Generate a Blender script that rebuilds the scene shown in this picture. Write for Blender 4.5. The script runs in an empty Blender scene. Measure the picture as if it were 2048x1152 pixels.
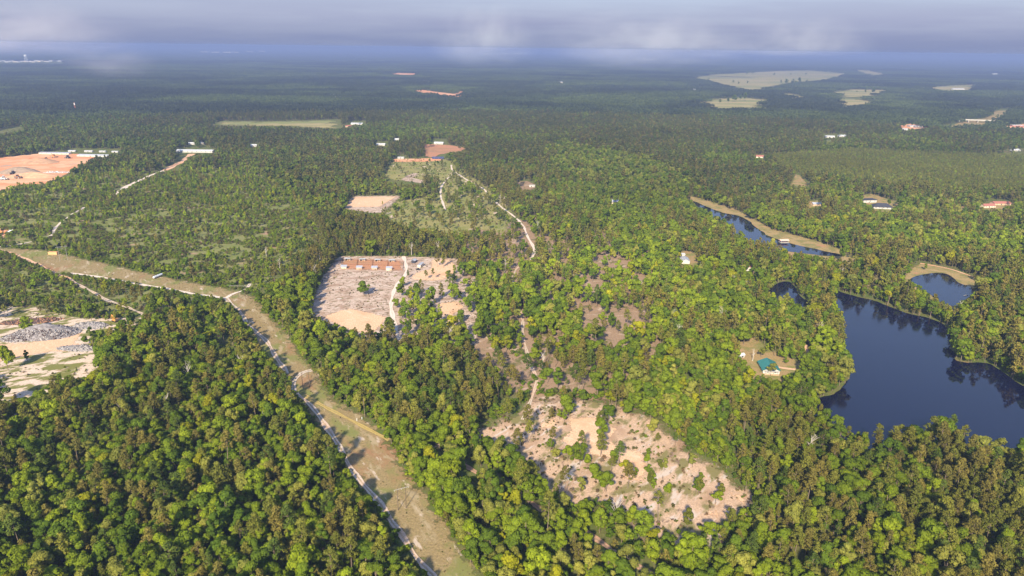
import bpy, bmesh, math, random
import numpy as np
from mathutils import Vector, Matrix

# ------------------------------------------------------------------ camera, world, sun, exposure
SC = bpy.context.scene
COL = SC.collection
F = 1409.0; H = 220.0
PITCH = math.radians(18.8); ROLL = math.radians(0.7)
SUN_EL = math.radians(32.0); SUN_AZ = math.radians(194.0)      # sun stands behind the camera, a little to its left

cam_d = bpy.data.cameras.new("camera"); cam = bpy.data.objects.new("camera", cam_d); COL.objects.link(cam)
cam.matrix_world = Matrix.Translation((0, 0, H)) @ Matrix.Rotation(math.pi/2 - PITCH, 4, 'X') @ Matrix.Rotation(ROLL, 4, 'Z')
cam_d.sensor_width = 36.0; cam_d.lens = 36.0*F/2048.0
cam_d.clip_start = 1.0; cam_d.clip_end = 200000.0
SC.camera = cam

world = bpy.data.worlds.new("World"); SC.world = world; world.use_nodes = True
wt = world.node_tree; wt.nodes.clear()
w_out = wt.nodes.new('ShaderNodeOutputWorld'); w_bg = wt.nodes.new('ShaderNodeBackground')
sky = wt.nodes.new('ShaderNodeTexSky'); sky.sky_type = 'NISHITA'; sky.sun_disc = False
sky.sun_elevation = SUN_EL; sky.sun_rotation = SUN_AZ
sky.altitude = 200.0; sky.air_density = 1.0; sky.dust_density = 0.6; sky.ozone_density = 3.0
w_bg.inputs['Strength'].default_value = 0.15
# thin high cloud sheet over the whole sky, streaked along the horizon
w_tc = wt.nodes.new('ShaderNodeTexCoord')
w_map = wt.nodes.new('ShaderNodeMapping'); w_map.inputs['Scale'].default_value = (2.2, 2.2, 26.0)
w_map.inputs['Rotation'].default_value = (0.0, math.radians(1.5), 0.0)
wt.links.new(w_tc.outputs['Generated'], w_map.inputs['Vector'])
w_no = wt.nodes.new('ShaderNodeTexNoise'); w_no.inputs['Scale'].default_value = 1.6
w_no.inputs['Detail'].default_value = 7.0; w_no.inputs['Roughness'].default_value = 0.55
wt.links.new(w_map.outputs['Vector'], w_no.inputs['Vector'])
w_mr = wt.nodes.new('ShaderNodeMapRange'); w_mr.interpolation_type = 'SMOOTHSTEP'
w_mr.inputs['From Min'].default_value = 0.36; w_mr.inputs['From Max'].default_value = 0.66
w_mr.inputs['To Min'].default_value = 0.97; w_mr.inputs['To Max'].default_value = 1.0
wt.links.new(w_no.outputs['Fac'], w_mr.inputs['Value'])
w_mix = wt.nodes.new('ShaderNodeMix'); w_mix.data_type = 'RGBA'
w_lo = wt.nodes.new('ShaderNodeMix'); w_lo.data_type = 'RGBA'       # distant low haze all round the horizon
w_lo.inputs['A'].default_value = (0.74, 0.88, 1.44, 1.0); w_lo.inputs['B'].default_value = (1.12, 1.22, 1.76, 1.0)
w_sep = wt.nodes.new('ShaderNodeSeparateXYZ'); wt.links.new(w_tc.outputs['Generated'], w_sep.inputs[0])
w_el = wt.nodes.new('ShaderNodeMapRange'); w_el.inputs['From Min'].default_value = 0.03; w_el.inputs['From Max'].default_value = 0.45
w_el.inputs['To Min'].default_value = 1.0; w_el.inputs['To Max'].default_value = 0.25      # a cloud sheet is seen edge-on low down, thin overhead
wt.links.new(w_sep.outputs['Z'], w_el.inputs['Value'])
w_lr = wt.nodes.new('ShaderNodeMapRange'); w_lr.interpolation_type = 'SMOOTHSTEP'; w_lr.inputs['From Min'].default_value = -0.002; w_lr.inputs['From Max'].default_value = 0.045
wt.links.new(w_sep.outputs['Z'], w_lr.inputs['Value']); wt.links.new(w_lr.outputs['Result'], w_lo.inputs['Factor']); wt.links.new(w_lo.outputs['Result'], w_mix.inputs['B'])
w_mul = wt.nodes.new('ShaderNodeMath'); w_mul.operation = 'MULTIPLY'
wt.links.new(w_mr.outputs['Result'], w_mul.inputs[0]); wt.links.new(w_el.outputs['Result'], w_mul.inputs[1])
wt.links.new(w_mul.outputs[0], w_mix.inputs['Factor'])
wt.links.new(sky.outputs['Color'], w_mix.inputs['A'])
wt.links.new(w_mix.outputs['Result'], w_bg.inputs['Color'])
wt.links.new(w_bg.outputs['Background'], w_out.inputs['Surface'])

sun_d = bpy.data.lights.new("sun", 'SUN'); sun_o = bpy.data.objects.new("sun", sun_d); COL.objects.link(sun_o)
sun_d.energy = 4.6; sun_d.angle = math.radians(3.0); sun_d.color = (1.0, 0.88, 0.66)
sun_vec = Vector((math.sin(SUN_AZ)*math.cos(SUN_EL), math.cos(SUN_AZ)*math.cos(SUN_EL), math.sin(SUN_EL)))
sun_o.rotation_euler = sun_vec.to_track_quat('Z', 'Y').to_euler(); sun_o.location = (0, 0, 600)

SC.view_settings.view_transform = 'Standard'; SC.view_settings.look = 'None'
SC.view_settings.exposure = 1.18; SC.view_settings.gamma = 1.0; SC.view_settings.use_curve_mapping = False
SC.render.engine = 'CYCLES'
cy = SC.cycles
cy.max_bounces = 7; cy.diffuse_bounces = 5; cy.glossy_bounces = 2; cy.transmission_bounces = 2
cy.transparent_max_bounces = 8; cy.volume_bounces = 1; cy.caustics_reflective = False; cy.caustics_refractive = False
cy.use_denoising = True; cy.denoiser = 'OPENIMAGEDENOISE'; cy.denoising_prefilter = 'ACCURATE'; cy.use_adaptive_sampling = True; cy.adaptive_threshold = 0.012
cy.volume_max_steps = 96

rng = np.random.default_rng(11)
random.seed(5)

# ------------------------------------------------------------------ photo pixel (2048 wide) <-> flat ground
cR, sR, cP, sP = math.cos(ROLL), math.sin(ROLL), math.cos(PITCH), math.sin(PITCH)
def G(px, py, z=0.0):
    x = (px-1024)/F; y = -(py-576)/F
    xr = x*cR - y*sR; yr = x*sR + y*cR
    d = (xr, cP + yr*sP, -sP + yr*cP)
    t = (z-H)/d[2]
    return Vector((t*d[0], t*d[1], z))
def G2(px, py): v = G(px, py); return (v.x, v.y)
def proj(x, y, z):
    dz = z-H
    Z = y*cP - dz*sP
    xr = x/Z; yr = (y*sP + dz*cP)/Z
    return 1024+F*(xr*cR + yr*sR), 576-F*(-xr*sR + yr*cR)
def in_poly(x, y, poly):
    r = np.zeros(x.shape, bool)
    bx = [p[0] for p in poly]; by = [p[1] for p in poly]
    m = (x >= min(bx)) & (x <= max(bx)) & (y >= min(by)) & (y <= max(by))
    if not m.any(): return r
    xs, ys = x[m], y[m]; c = np.zeros(xs.shape, bool)
    n = len(poly)
    for i in range(n):
        x0, y0 = poly[i]; x1, y1 = poly[(i+1) % n]
        if y0 == y1: continue
        k = (y0 > ys) != (y1 > ys)
        c ^= k & (xs < (x1-x0)*(ys-y0)/(y1-y0)+x0)
    r[m] = c
    return r
def dist_line(x, y, pts, closed=False):
    d = np.full(x.shape, 1e9)
    n = len(pts)
    for i in range(n if closed else n-1):
        x0, y0 = pts[i]; x1, y1 = pts[(i+1) % n]
        vx, vy = x1-x0, y1-y0; L = vx*vx+vy*vy+1e-9
        t = np.clip(((x-x0)*vx+(y-y0)*vy)/L, 0, 1)
        d = np.minimum(d, np.hypot(x-x0-t*vx, y-y0-t*vy))
    return d
def _h(ix, iy, s):
    h = (ix.astype(np.int64)*374761393 + iy.astype(np.int64)*668265263 + s*974711) & 0xffffffff
    h = ((h ^ (h >> 13))*1274126177) & 0xffffffff
    return ((h ^ (h >> 16)) & 0xffff)/65535.0
def vnoise(x, y, s=0):
    ix = np.floor(x); iy = np.floor(y); fx = x-ix; fy = y-iy
    fx = fx*fx*(3-2*fx); fy = fy*fy*(3-2*fy)
    a = _h(ix, iy, s); b = _h(ix+1, iy, s); c = _h(ix, iy+1, s); d = _h(ix+1, iy+1, s)
    return (a*(1-fx)+b*fx)*(1-fy)+(c*(1-fx)+d*fx)*fy
def fnoise(x, y, s=0):
    return (vnoise(x, y, s)*0.55 + vnoise(x*2.1+9, y*2.1, s+1)*0.3 + vnoise(x*4.3, y*4.3+5, s+2)*0.15)

# ------------------------------------------------------------------ object helpers
def tag(o, label=None, cat=None, group=None, kind=None):
    if label: o['label'] = label
    if cat: o['category'] = cat
    if group: o['group'] = group
    if kind: o['kind'] = kind
    return o
def link(name, me, parent=None, mat=None, loc=None):
    o = bpy.data.objects.new(name, me); COL.objects.link(o)
    if mat is not None and me is not None and not len(me.materials): me.materials.append(mat)
    if parent is not None: o.parent = parent
    if loc is not None: o.location = loc
    return o
def empty(name, loc=(0, 0, 0), rz=0.0):
    o = bpy.data.objects.new(name, None); COL.objects.link(o); o.empty_display_size = 0.5
    o.location = loc; o.rotation_euler = (0, 0, rz)
    return o
def mesh_np(name, V, Fq, mat=None, smooth=False):
    """V (n,3), Fq (m,4) or (m,3) arrays -> mesh"""
    V = np.asarray(V, np.float32); Fq = np.asarray(Fq, np.int32)
    me = bpy.data.meshes.new(name)
    m, k = Fq.shape
    me.vertices.add(len(V)); me.vertices.foreach_set('co', V.ravel())
    me.loops.add(m*k); me.loops.foreach_set('vertex_index', Fq.ravel())
    me.polygons.add(m); me.polygons.foreach_set('loop_start', np.arange(0, m*k, k, dtype=np.int32))
    me.update(calc_edges=True)
    if mat is not None: me.materials.append(mat)
    if smooth: me.polygons.foreach_set('use_smooth', np.ones(m, bool))
    return me
def set_attr(me, name, vals, typ='FLOAT', dom='POINT'):
    a = me.attributes.new(name, typ, dom)
    key = {'FLOAT': 'value', 'INT': 'value', 'FLOAT_VECTOR': 'vector', 'FLOAT_COLOR': 'color'}[typ]
    a.data.foreach_set(key, np.asarray(vals, np.int32 if typ == 'INT' else np.float32).ravel())
class MB:
    """collects boxes, prisms and tubes into one mesh"""
    def __init__(s): s.V = []; s.F = []
    def add(s, vs, fs):
        n = len(s.V); s.V += [tuple(v) for v in vs]; s.F += [tuple(i+n for i in f) for f in fs]; return s
    def box(s, x0, x1, y0, y1, z0, z1):
        return s.add([(x0,y0,z0),(x1,y0,z0),(x1,y1,z0),(x0,y1,z0),(x0,y0,z1),(x1,y0,z1),(x1,y1,z1),(x0,y1,z1)],
                     [(0,3,2,1),(4,5,6,7),(0,1,5,4),(1,2,6,5),(2,3,7,6),(3,0,4,7)])
    def tube(s, p, q, r0, r1=None, n=8):
        p = Vector(p); q = Vector(q); r1 = r0 if r1 is None else r1
        d = (q-p).normalized(); a = d.orthogonal().normalized(); b = d.cross(a)
        vs = []
        for c, r in ((p, r0), (q, r1)):
            for i in range(n):
                t = 2*math.pi*i/n; vs.append(c + a*(math.cos(t)*r) + b*(math.sin(t)*r))
        fs = [(i, (i+1) % n, n+(i+1) % n, n+i) for i in range(n)] + [tuple(range(n-1, -1, -1)), tuple(range(n, 2*n))]
        return s.add(vs, fs)
    def lathe(s, prof, n=16, c=(0, 0, 0)):
        vs = []; 
        for r, z in prof:
            for i in range(n):
                t = 2*math.pi*i/n; vs.append((c[0]+math.cos(t)*r, c[1]+math.sin(t)*r, c[2]+z))
        fs = [(j*n+i, j*n+(i+1) % n, (j+1)*n+(i+1) % n, (j+1)*n+i) for j in range(len(prof)-1) for i in range(n)]
        fs += [tuple(range(n-1, -1, -1)), tuple(range((len(prof)-1)*n, len(prof)*n))]
        return s.add(vs, fs)
    def prism(s, pts, axis, a, b):
        """closed 2D outline extruded from a to b along 'x' or 'y'"""
        n = len(pts)
        f = (lambda u, v, w: (w, u, v)) if axis == 'x' else (lambda u, v, w: (u, w, v))
        vs = [f(u, v, a) for u, v in pts] + [f(u, v, b) for u, v in pts]
        fs = [(i, (i+1) % n, n+(i+1) % n, n+i) for i in range(n)] + [tuple(range(n-1, -1, -1)), tuple(range(n, 2*n))]
        return s.add(vs, fs)
    def mesh(s, name, mat=None):
        me = bpy.data.meshes.new(name); me.from_pydata(s.V, [], s.F); me.validate(); me.update()
        bm = bmesh.new(); bm.from_mesh(me); bmesh.ops.recalc_face_normals(bm, faces=bm.faces); bm.to_mesh(me); bm.free()
        if mat is not None: me.materials.append(mat)
        return me
    def build(s, name, mat, parent=None, loc=None): return link(name, s.mesh(name, mat), parent, None, loc)

# ------------------------------------------------------------------ materials
class NT:
    def __init__(s, name):
        s.m = bpy.data.materials.new(name); s.m.use_nodes = True; s.t = s.m.node_tree; s.t.nodes.clear()
        s.out = s.t.nodes.new('ShaderNodeOutputMaterial')
    def n(s, typ, **kw):
        nd = s.t.nodes.new(typ)
        for k, v in kw.items(): setattr(nd, k, v)
        return nd
    def l(s, a, b): s.t.links.new(a, b)
    def pos(s): return s.n('ShaderNodeNewGeometry').outputs['Position']
    def noise(s, vec, scale, detail=4.0, rough=0.55, stretch=None, rot=0.0, distort=0.0):
        if stretch or rot:
            mp = s.n('ShaderNodeMapping', vector_type='TEXTURE')
            mp.inputs['Scale'].default_value = tuple(stretch or (1, 1, 1)); mp.inputs['Rotation'].default_value = (0, 0, rot)
            s.l(vec, mp.inputs['Vector']); vec = mp.outputs['Vector']
        no = s.n('ShaderNodeTexNoise'); no.inputs['Scale'].default_value = scale; no.inputs['Detail'].default_value = detail
        no.inputs['Roughness'].default_value = rough; no.inputs['Distortion'].default_value = distort
        s.l(vec, no.inputs['Vector']); return no.outputs['Fac']
    def ramp(s, v, lo, hi, a=0.0, b=1.0):
        mr = s.n('ShaderNodeMapRange', interpolation_type='SMOOTHSTEP')
        for k, x in (('From Min', lo), ('From Max', hi), ('To Min', a), ('To Max', b)): mr.inputs[k].default_value = x
        s.l(v, mr.inputs['Value']); return mr.outputs['Result']
    def mix(s, f, a, b, blend='MIX'):
        mx = s.n('ShaderNodeMix', data_type='RGBA', blend_type=blend)
        for k, v in (('Factor', f), ('A', a), ('B', b)):
            if isinstance(v, tuple): mx.inputs[k].default_value = v if len(v) == 4 else (*v, 1)
            elif isinstance(v, (int, float)): mx.inputs[k].default_value = v
            else: s.l(v, mx.inputs[k])
        return mx.outputs['Result']
    def math(s, op, a, b=None):
        nd = s.n('ShaderNodeMath', operation=op)
        for i, v in enumerate((a, b)):
            if v is None: continue
            if isinstance(v, (int, float)): nd.inputs[i].default_value = v
            else: s.l(v, nd.inputs[i])
        return nd.outputs[0]
    def bsdf(s, col, rough=0.95, spec=0.0, alpha=None, bump=None, metal=0.0):
        p = s.n('ShaderNodeBsdfPrincipled'); p.inputs['Roughness'].default_value = rough
        p.inputs['Specular IOR Level'].default_value = spec; p.inputs['Metallic'].default_value = metal
        if isinstance(col, tuple): p.inputs['Base Color'].default_value = (*col[:3], 1)
        else: s.l(col, p.inputs['Base Color'])
        if alpha is not None: s.l(alpha, p.inputs['Alpha'])
        if bump is not None:
            b = s.n('ShaderNodeBump'); b.inputs['Strength'].default_value = bump[1]; b.inputs['Distance'].default_value = bump[2]
            s.l(bump[0], b.inputs['Height']); s.l(b.outputs['Normal'], p.inputs['Normal'])
        s.l(p.outputs['BSDF'], s.out.inputs['Surface']); return s.m

def ground_mat(name, base, layers, edge=None, bump=0.25):
    """layers: (colour, noise scale in 1/m, lo, hi, stretch, rotation, detail). edge = (noise amplitude m, softness m)"""
    t = NT(name); p = t.pos(); c = base
    n0 = t.noise(p, 0.9, 5.0, 0.65)
    c = t.mix(1.0, c, t.mix(t.ramp(n0, 0.25, 0.75), (0.72, 0.72, 0.72), (1.28, 1.26, 1.22)), 'MULTIPLY')
    for col, sc, lo, hi, st, ro, de in layers:
        c = t.mix(t.ramp(t.noise(p, sc, de, 0.6, st, ro, 0.3), lo, hi), c, col)
    alpha = None
    if edge:
        at = t.n('ShaderNodeAttribute', attribute_name='edge')
        nz = t.math('SUBTRACT', t.noise(p, 1.6/edge[0], 5.0, 0.62), 0.5)
        e = t.math('ADD', at.outputs['Fac'], t.math('MULTIPLY', nz, edge[0]*2.2))
        alpha = t.ramp(e, 0.0, edge[1])
    return t.bsdf(c, 0.97, 0.0, alpha, (n0, bump, 0.5))
def plain(name, col, rough=0.7, spec=0.3, var=0.12, scale=1.5, metal=0.0):
    t = NT(name); tc = t.n('ShaderNodeTexCoord')
    nz = t.noise(tc.outputs['Object'], scale, 5.0, 0.6)
    c = t.mix(1.0, col, t.mix(t.ramp(nz, 0.25, 0.75), (1-var,)*3, (1+var,)*3), 'MULTIPLY')
    return t.bsdf(c, rough, spec, None, None, metal)
def ribbed(name, col, pitch=0.4, axis=0, rough=0.45, var=0.1, metal=0.0):
    """standing-seam / corrugated metal sheet: fine relief along one axis"""
    t = NT(name); tc = t.n('ShaderNodeTexCoord')
    sx = t.n('ShaderNodeSeparateXYZ'); t.l(tc.outputs['Object'], sx.inputs[0])
    w = t.math('SINE', t.math('MULTIPLY', sx.outputs[axis], 2*math.pi/pitch))
    nz = t.noise(tc.outputs['Object'], 0.5, 5.0, 0.65)
    c = t.mix(1.0, col, t.mix(t.ramp(nz, 0.25, 0.75), (1-var,)*3, (1+var,)*3), 'MULTIPLY')
    return t.bsdf(c, rough, 0.4, None, (w, 0.5, 0.03), metal)

W3 = lambda *c: tuple(c)
# forest floor of the whole country
M_floor = ground_mat('forest_floor', (0.125, 0.125, 0.045), [
    ((0.095, 0.12, 0.03), 0.06, 0.40, 0.60, None, 0, 5.0), ((0.21, 0.155, 0.10), 0.11, 0.60, 0.72, None, 0, 4.0)], None)
M_strip = ground_mat('mown_strip_grass', (0.255, 0.19, 0.095), [
    ((0.185, 0.185, 0.06), 0.045, 0.48, 0.60, (1, 1.8, 1), 0.5, 6.0), ((0.28, 0.16, 0.085), 0.03, 0.54, 0.66, (1, 2.2, 1), 0.5, 6.0),
    ((0.34, 0.265, 0.16), 0.14, 0.52, 0.66, (1, 3.0, 1), 0.5, 6.0), ((0.15, 0.14, 0.05), 0.42, 0.56, 0.70, None, 0, 5.0),
    ((0.46, 0.365, 0.28), 0.20, 0.60, 0.68, (1.0, 3.0, 1), 0.5, 6.0)], (11.0, 4.0))
M_scrubsand = ground_mat('raked_sand_scrub', (0.47, 0.36, 0.295), [
    ((0.33, 0.225, 0.165), 0.09, 0.46, 0.62, (1.6, 1.0, 1), 0.35, 6.0), ((0.175, 0.135, 0.075), 0.33, 0.52, 0.62, (1.7, 1, 1), 0.35, 6.0),
    ((0.54, 0.45, 0.385), 0.16, 0.60, 0.68, (1.5, 1, 1), 0.35, 5.0), ((0.19, 0.165, 0.06), 0.12, 0.61, 0.70, None, 0, 5.0)], (7.0, 3.0))
M_hilltop = ground_mat('cleared_hilltop_soil', (0.47, 0.325, 0.225), [
    ((0.35, 0.225, 0.145), 0.05, 0.48, 0.66, (1, 2.2, 1), -0.5, 5.0), ((0.51, 0.415, 0.345), 0.17, 0.53, 0.63, (1, 3.6, 1), -0.6, 6.0),
    ((0.20, 0.17, 0.07), 0.11, 0.50, 0.61, (1, 2.2, 1), -0.5, 6.0), ((0.19, 0.13, 0.09), 0.33, 0.58, 0.70, (1, 2.5, 1), -0.6, 4.0)], (16.0, 9.0))
M_fill = ground_mat('peach_sand_fill', (0.60, 0.395, 0.255), [
    ((0.54, 0.32, 0.19), 0.05, 0.50, 0.72, None, 0, 4.0), ((0.66, 0.48, 0.345), 0.11, 0.56, 0.74, (1, 2, 1), 0.8, 4.0),
    ((0.27, 0.17, 0.10), 0.30, 0.70, 0.76, None, 0, 4.0)], (5.0, 2.0))
M_yard = ground_mat('patchy_green_sand', (0.56, 0.44, 0.35), [
    ((0.17, 0.165, 0.05), 0.11, 0.46, 0.54, (2.2, 1, 1), 0.45, 6.0), ((0.30, 0.21, 0.12), 0.16, 0.58, 0.68, (2, 1, 1), 0.45, 4.0)], (6.0, 3.0))
M_clay = ground_mat('red_clay', (0.60, 0.275, 0.145), [
    ((0.66, 0.38, 0.23), 0.022, 0.45, 0.62, (2, 1, 1), 0.2, 4.0), ((0.46, 0.19, 0.10), 0.05, 0.58, 0.70, None, 0, 4.0),
    ((0.40, 0.29, 0.22), 0.018, 0.62, 0.70, None, 0, 3.0)], (8.0, 4.0), 0.5)
M_young = ground_mat('young_scrub_ground', (0.19, 0.19, 0.072), [
    ((0.155, 0.17, 0.05), 0.05, 0.42, 0.58, None, 0, 5.0), ((0.34, 0.215, 0.145), 0.035, 0.57, 0.68, (1.8, 1, 1), 0.3, 5.0),
    ((0.48, 0.38, 0.31), 0.06, 0.665, 0.72, (2.2, 1, 1), 0.3, 5.0)], (14.0, 8.0))
M_meadow = ground_mat('weedy_meadow', (0.25, 0.225, 0.085), [
    ((0.19, 0.195, 0.06), 0.035, 0.44, 0.58, None, 0, 4.0), ((0.50, 0.38, 0.29), 0.045, 0.60, 0.68, (1, 1.6, 1), 0, 5.0)], (10.0, 5.0))
M_hay = ground_mat('hay_field', (0.32, 0.265, 0.12), [
    ((0.20, 0.205, 0.075), 0.006, 0.42, 0.60, (4, 1, 1), 0.1, 4.0), ((0.37, 0.28, 0.15), 0.02, 0.55, 0.7, (3, 1, 1), 0, 3.0)], (70.0, 40.0))
M_brown = ground_mat('brown_tilled_field', (0.40, 0.20, 0.115), [((0.31, 0.18, 0.10), 0.02, 0.45, 0.62, (3, 1, 1), 0, 4.0)], (8.0, 4.0))
M_lawn = ground_mat('worn_lawn', (0.30, 0.21, 0.10), [((0.19, 0.18, 0.06), 0.05, 0.45, 0.6, None, 0, 4.0), ((0.44, 0.27, 0.15), 0.07, 0.60, 0.70, None, 0, 4.0)], (5.0, 2.5))
M_bank = ground_mat('grassy_bank', (0.31, 0.225, 0.105), [((0.20, 0.175, 0.065), 0.06, 0.45, 0.6, None, 0, 4.0), ((0.37, 0.19, 0.11), 0.04, 0.58, 0.7, None, 0, 4.0)], (6.0, 3.0))
M_pine_straw = ground_mat('bare_brushy_ground', (0.28, 0.19, 0.125), [((0.46, 0.35, 0.27), 0.07, 0.56, 0.68, (1.6, 1, 1), 0.2, 5.0), ((0.13, 0.12, 0.045), 0.09, 0.52, 0.64, None, 0, 4.0)], (9.0, 5.0))
M_asphalt = ground_mat('pale_asphalt', (0.33, 0.29, 0.26), [((0.40, 0.36, 0.31), 0.05, 0.5, 0.7, None, 0, 3.0)], (4.0, 3.0))

def road_mat(name, rut, verge, centre, orange=None):
    t = NT(name); p = t.pos()
    ac = t.n('ShaderNodeAttribute', attribute_name='across').outputs['Fac']
    nz = t.noise(p, 0.35, 5.0, 0.65); n2 = t.noise(p, 1.4, 4.0, 0.6)
    a = t.math('ADD', t.math('ABSOLUTE', ac), t.math('MULTIPLY', t.math('SUBTRACT', nz, 0.5), 0.55))
    c = t.mix(t.ramp(a, 0.16, 0.32), centre, rut)
    c = t.mix(t.ramp(a, 0.70, 0.86), c, verge)
    c = t.mix(t.ramp(t.noise(p, 0.03, 4.0), 0.45, 0.6), c, t.mix(0.55, c, orange or rut))
    c = t.mix(1.0, c, t.mix(t.ramp(n2, 0.3, 0.7), (0.82,)*3, (1.18,)*3), 'MULTIPLY')
    alpha = t.ramp(a, 0.98, 0.80)
    return t.bsdf(c, 0.97, 0.0, alpha, (n2, 0.3, 0.3))
M_track = road_mat('white_sand_track', (0.52, 0.425, 0.35), (0.30, 0.225, 0.13), (0.33, 0.25, 0.16), (0.55, 0.36, 0.25))
M_sandroad = road_mat('pale_sand_road', (0.63, 0.52, 0.44), (0.48, 0.38, 0.29), (0.58, 0.47, 0.39))
M_orangeroad = road_mat('orange_clay_road', (0.62, 0.38, 0.235), (0.36, 0.24, 0.13), (0.56, 0.36, 0.24), (0.58, 0.28, 0.15))
M_yellowtrack = road_mat('yellow_grass_track', (0.40, 0.29, 0.10), (0.28, 0.21, 0.10), (0.30, 0.235, 0.09))
M_trail = road_mat('red_trail', (0.42, 0.25, 0.165), (0.24, 0.165, 0.10), (0.30, 0.20, 0.13))

def water_mat(name, tint):
    t = NT(name); p = t.pos()
    nz = t.noise(p, 0.9, 3.0, 0.5, (1, 2.2, 1)); n2 = t.noise(p, 0.012, 3.0, 0.5)
    b = t.n('ShaderNodeBump'); b.inputs['Distance'].default_value = 0.02
    t.l(t.ramp(n2, 0.35, 0.65, 0.05, 0.30), b.inputs['Strength']); t.l(nz, b.inputs['Height'])
    pr = t.n('ShaderNodeBsdfPrincipled'); pr.inputs['Base Color'].default_value = (*tint, 1)
    t.l(t.ramp(t.noise(p, 0.02, 4.0, 0.6, (1, 2.5, 1), 0.4), 0.4, 0.62, 0.03, 0.13), pr.inputs['Roughness']); pr.inputs['IOR'].default_value = 1.33; pr.inputs['Specular IOR Level'].default_value = 0.5
    t.l(b.outputs['Normal'], pr.inputs['Normal']); t.l(pr.outputs['BSDF'], t.out.inputs['Surface'])
    return t.m
M_water = water_mat('dark_lake_water', (0.004, 0.005, 0.020))

def leaf_mat(name, trans=0.3):
    """colour comes from each tree's own tint; every leaf clump varies a little"""
    t = NT(name)
    ti = t.n('ShaderNodeAttribute', attribute_type='INSTANCER', attribute_name='tint')
    isl = t.n('ShaderNodeNewGeometry').outputs['Random Per Island']
    oi = t.n('ShaderNodeObjectInfo').outputs['Random']
    c = t.mix(1.0, ti.outputs['Color'], t.mix(isl, (0.76, 0.79, 0.82), (1.26, 1.22, 1.14)), 'MULTIPLY')
    c = t.mix(1.0, c, t.mix(oi, (0.82, 0.86, 0.9), (1.2, 1.14, 1.1)), 'MULTIPLY')
    d = t.n('ShaderNodeBsdfDiffuse'); tr = t.n('ShaderNodeBsdfTranslucent'); ms = t.n('ShaderNodeMixShader')
    ms.inputs['Fac'].default_value = trans
    t.l(c, d.inputs['Color']); t.l(t.mix(1.0, c, (1.15, 1.2, 0.6), 'MULTIPLY'), tr.inputs['Color'])
    t.l(d.outputs[0], ms.inputs[1]); t.l(tr.outputs[0], ms.inputs[2]); t.l(ms.outputs[0], t.out.inputs['Surface'])
    return t.m
M_leaf = leaf_mat('leaf_clump', 0.40); M_needle = leaf_mat('needle_clump', 0.25)
M_bark = plain('bark', (0.20, 0.15, 0.115), 0.9, 0.1, 0.25, 2.0)
M_deadwood = plain('bleached_dead_wood', (0.46, 0.41, 0.36), 0.9, 0.1, 0.2, 2.0)
M_pole = plain('weathered_wood_pole', (0.13, 0.10, 0.075), 0.85, 0.1, 0.2, 2.0)
M_greypole = plain('silver_wood_pole', (0.30, 0.28, 0.255), 0.85, 0.1, 0.15, 2.0)
M_white = plain('white_siding', (0.48, 0.46, 0.435), 0.6, 0.3, 0.06, 0.8)
M_cream = plain('cream_siding', (0.66, 0.56, 0.44), 0.7, 0.2, 0.08, 0.8)
M_tan = plain('tan_board_wall', (0.52, 0.37, 0.24), 0.8, 0.15, 0.15, 1.5)
M_dark = plain('dark_opening', (0.02, 0.02, 0.022), 0.4, 0.4, 0.1, 1.0)
M_glass = plain('window_glass', (0.03, 0.04, 0.055), 0.08, 0.5, 0.05, 1.0)
M_green_roof = ribbed('green_metal_roof', (0.03, 0.155, 0.135), 0.5, 1, 0.4)
M_tin = ribbed('grey_tin_roof', (0.36, 0.37, 0.42), 0.3, 0, 0.4)
M_whitetin = ribbed('white_tin_roof', (0.50, 0.50, 0.51), 0.5, 0, 0.45)
M_shingle = plain('charcoal_shingle_roof', (0.045, 0.047, 0.06), 0.85, 0.2, 0.2, 3.0)
M_redroof = plain('brick_red_roof', (0.34, 0.13, 0.10), 0.85, 0.2, 0.15, 2.0)
M_redclad = plain('red_cladding', (0.30, 0.09, 0.07), 0.6, 0.3, 0.1, 1.0)
M_orange = plain('orange_paint', (0.66, 0.27, 0.07), 0.5, 0.4, 0.12, 1.2)
M_orange2 = plain('faded_orange_boards', (0.68, 0.34, 0.15), 0.6, 0.3, 0.12, 0.9)
M_black = plain('black_paint', (0.02, 0.02, 0.022), 0.3, 0.5, 0.1, 2.0)
M_tyre = plain('tyre_rubber', (0.02, 0.02, 0.02), 0.9, 0.1, 0.1, 4.0)
M_steel = plain('brushed_tank_steel', (0.70, 0.71, 0.73), 0.35, 0.5, 0.08, 0.8, 0.35)
M_whitepaint = plain('white_vehicle_paint', (0.80, 0.80, 0.80), 0.35, 0.5, 0.06, 1.0)
M_bluepaint = plain('dark_blue_paint', (0.04, 0.05, 0.13), 0.4, 0.5, 0.1, 1.0)
M_concrete = plain('pale_concrete', (0.42, 0.39, 0.35), 0.9, 0.1, 0.1, 0.4)
M_fencewood = plain('rusty_fence', (0.30, 0.155, 0.09), 0.9, 0.1, 0.2, 2.0)
M_ash = plain('grey_ash_debris', (0.205, 0.185, 0.185), 0.95, 0.05, 0.45, 0.35)
M_chunkw = plain('pale_rubble', (0.33, 0.305, 0.295), 0.9, 0.05, 0.2, 1.0)
M_chunkd = plain('charred_wood', (0.085, 0.06, 0.055), 0.9, 0.05, 0.3, 1.0)
M_tower = plain('pale_tower_steel', (0.82, 0.82, 0.82), 0.5, 0.4, 0.05, 0.1)
M_mast = plain('rust_red_mast', (0.50, 0.16, 0.08), 0.6, 0.3, 0.1, 1.0)

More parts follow.
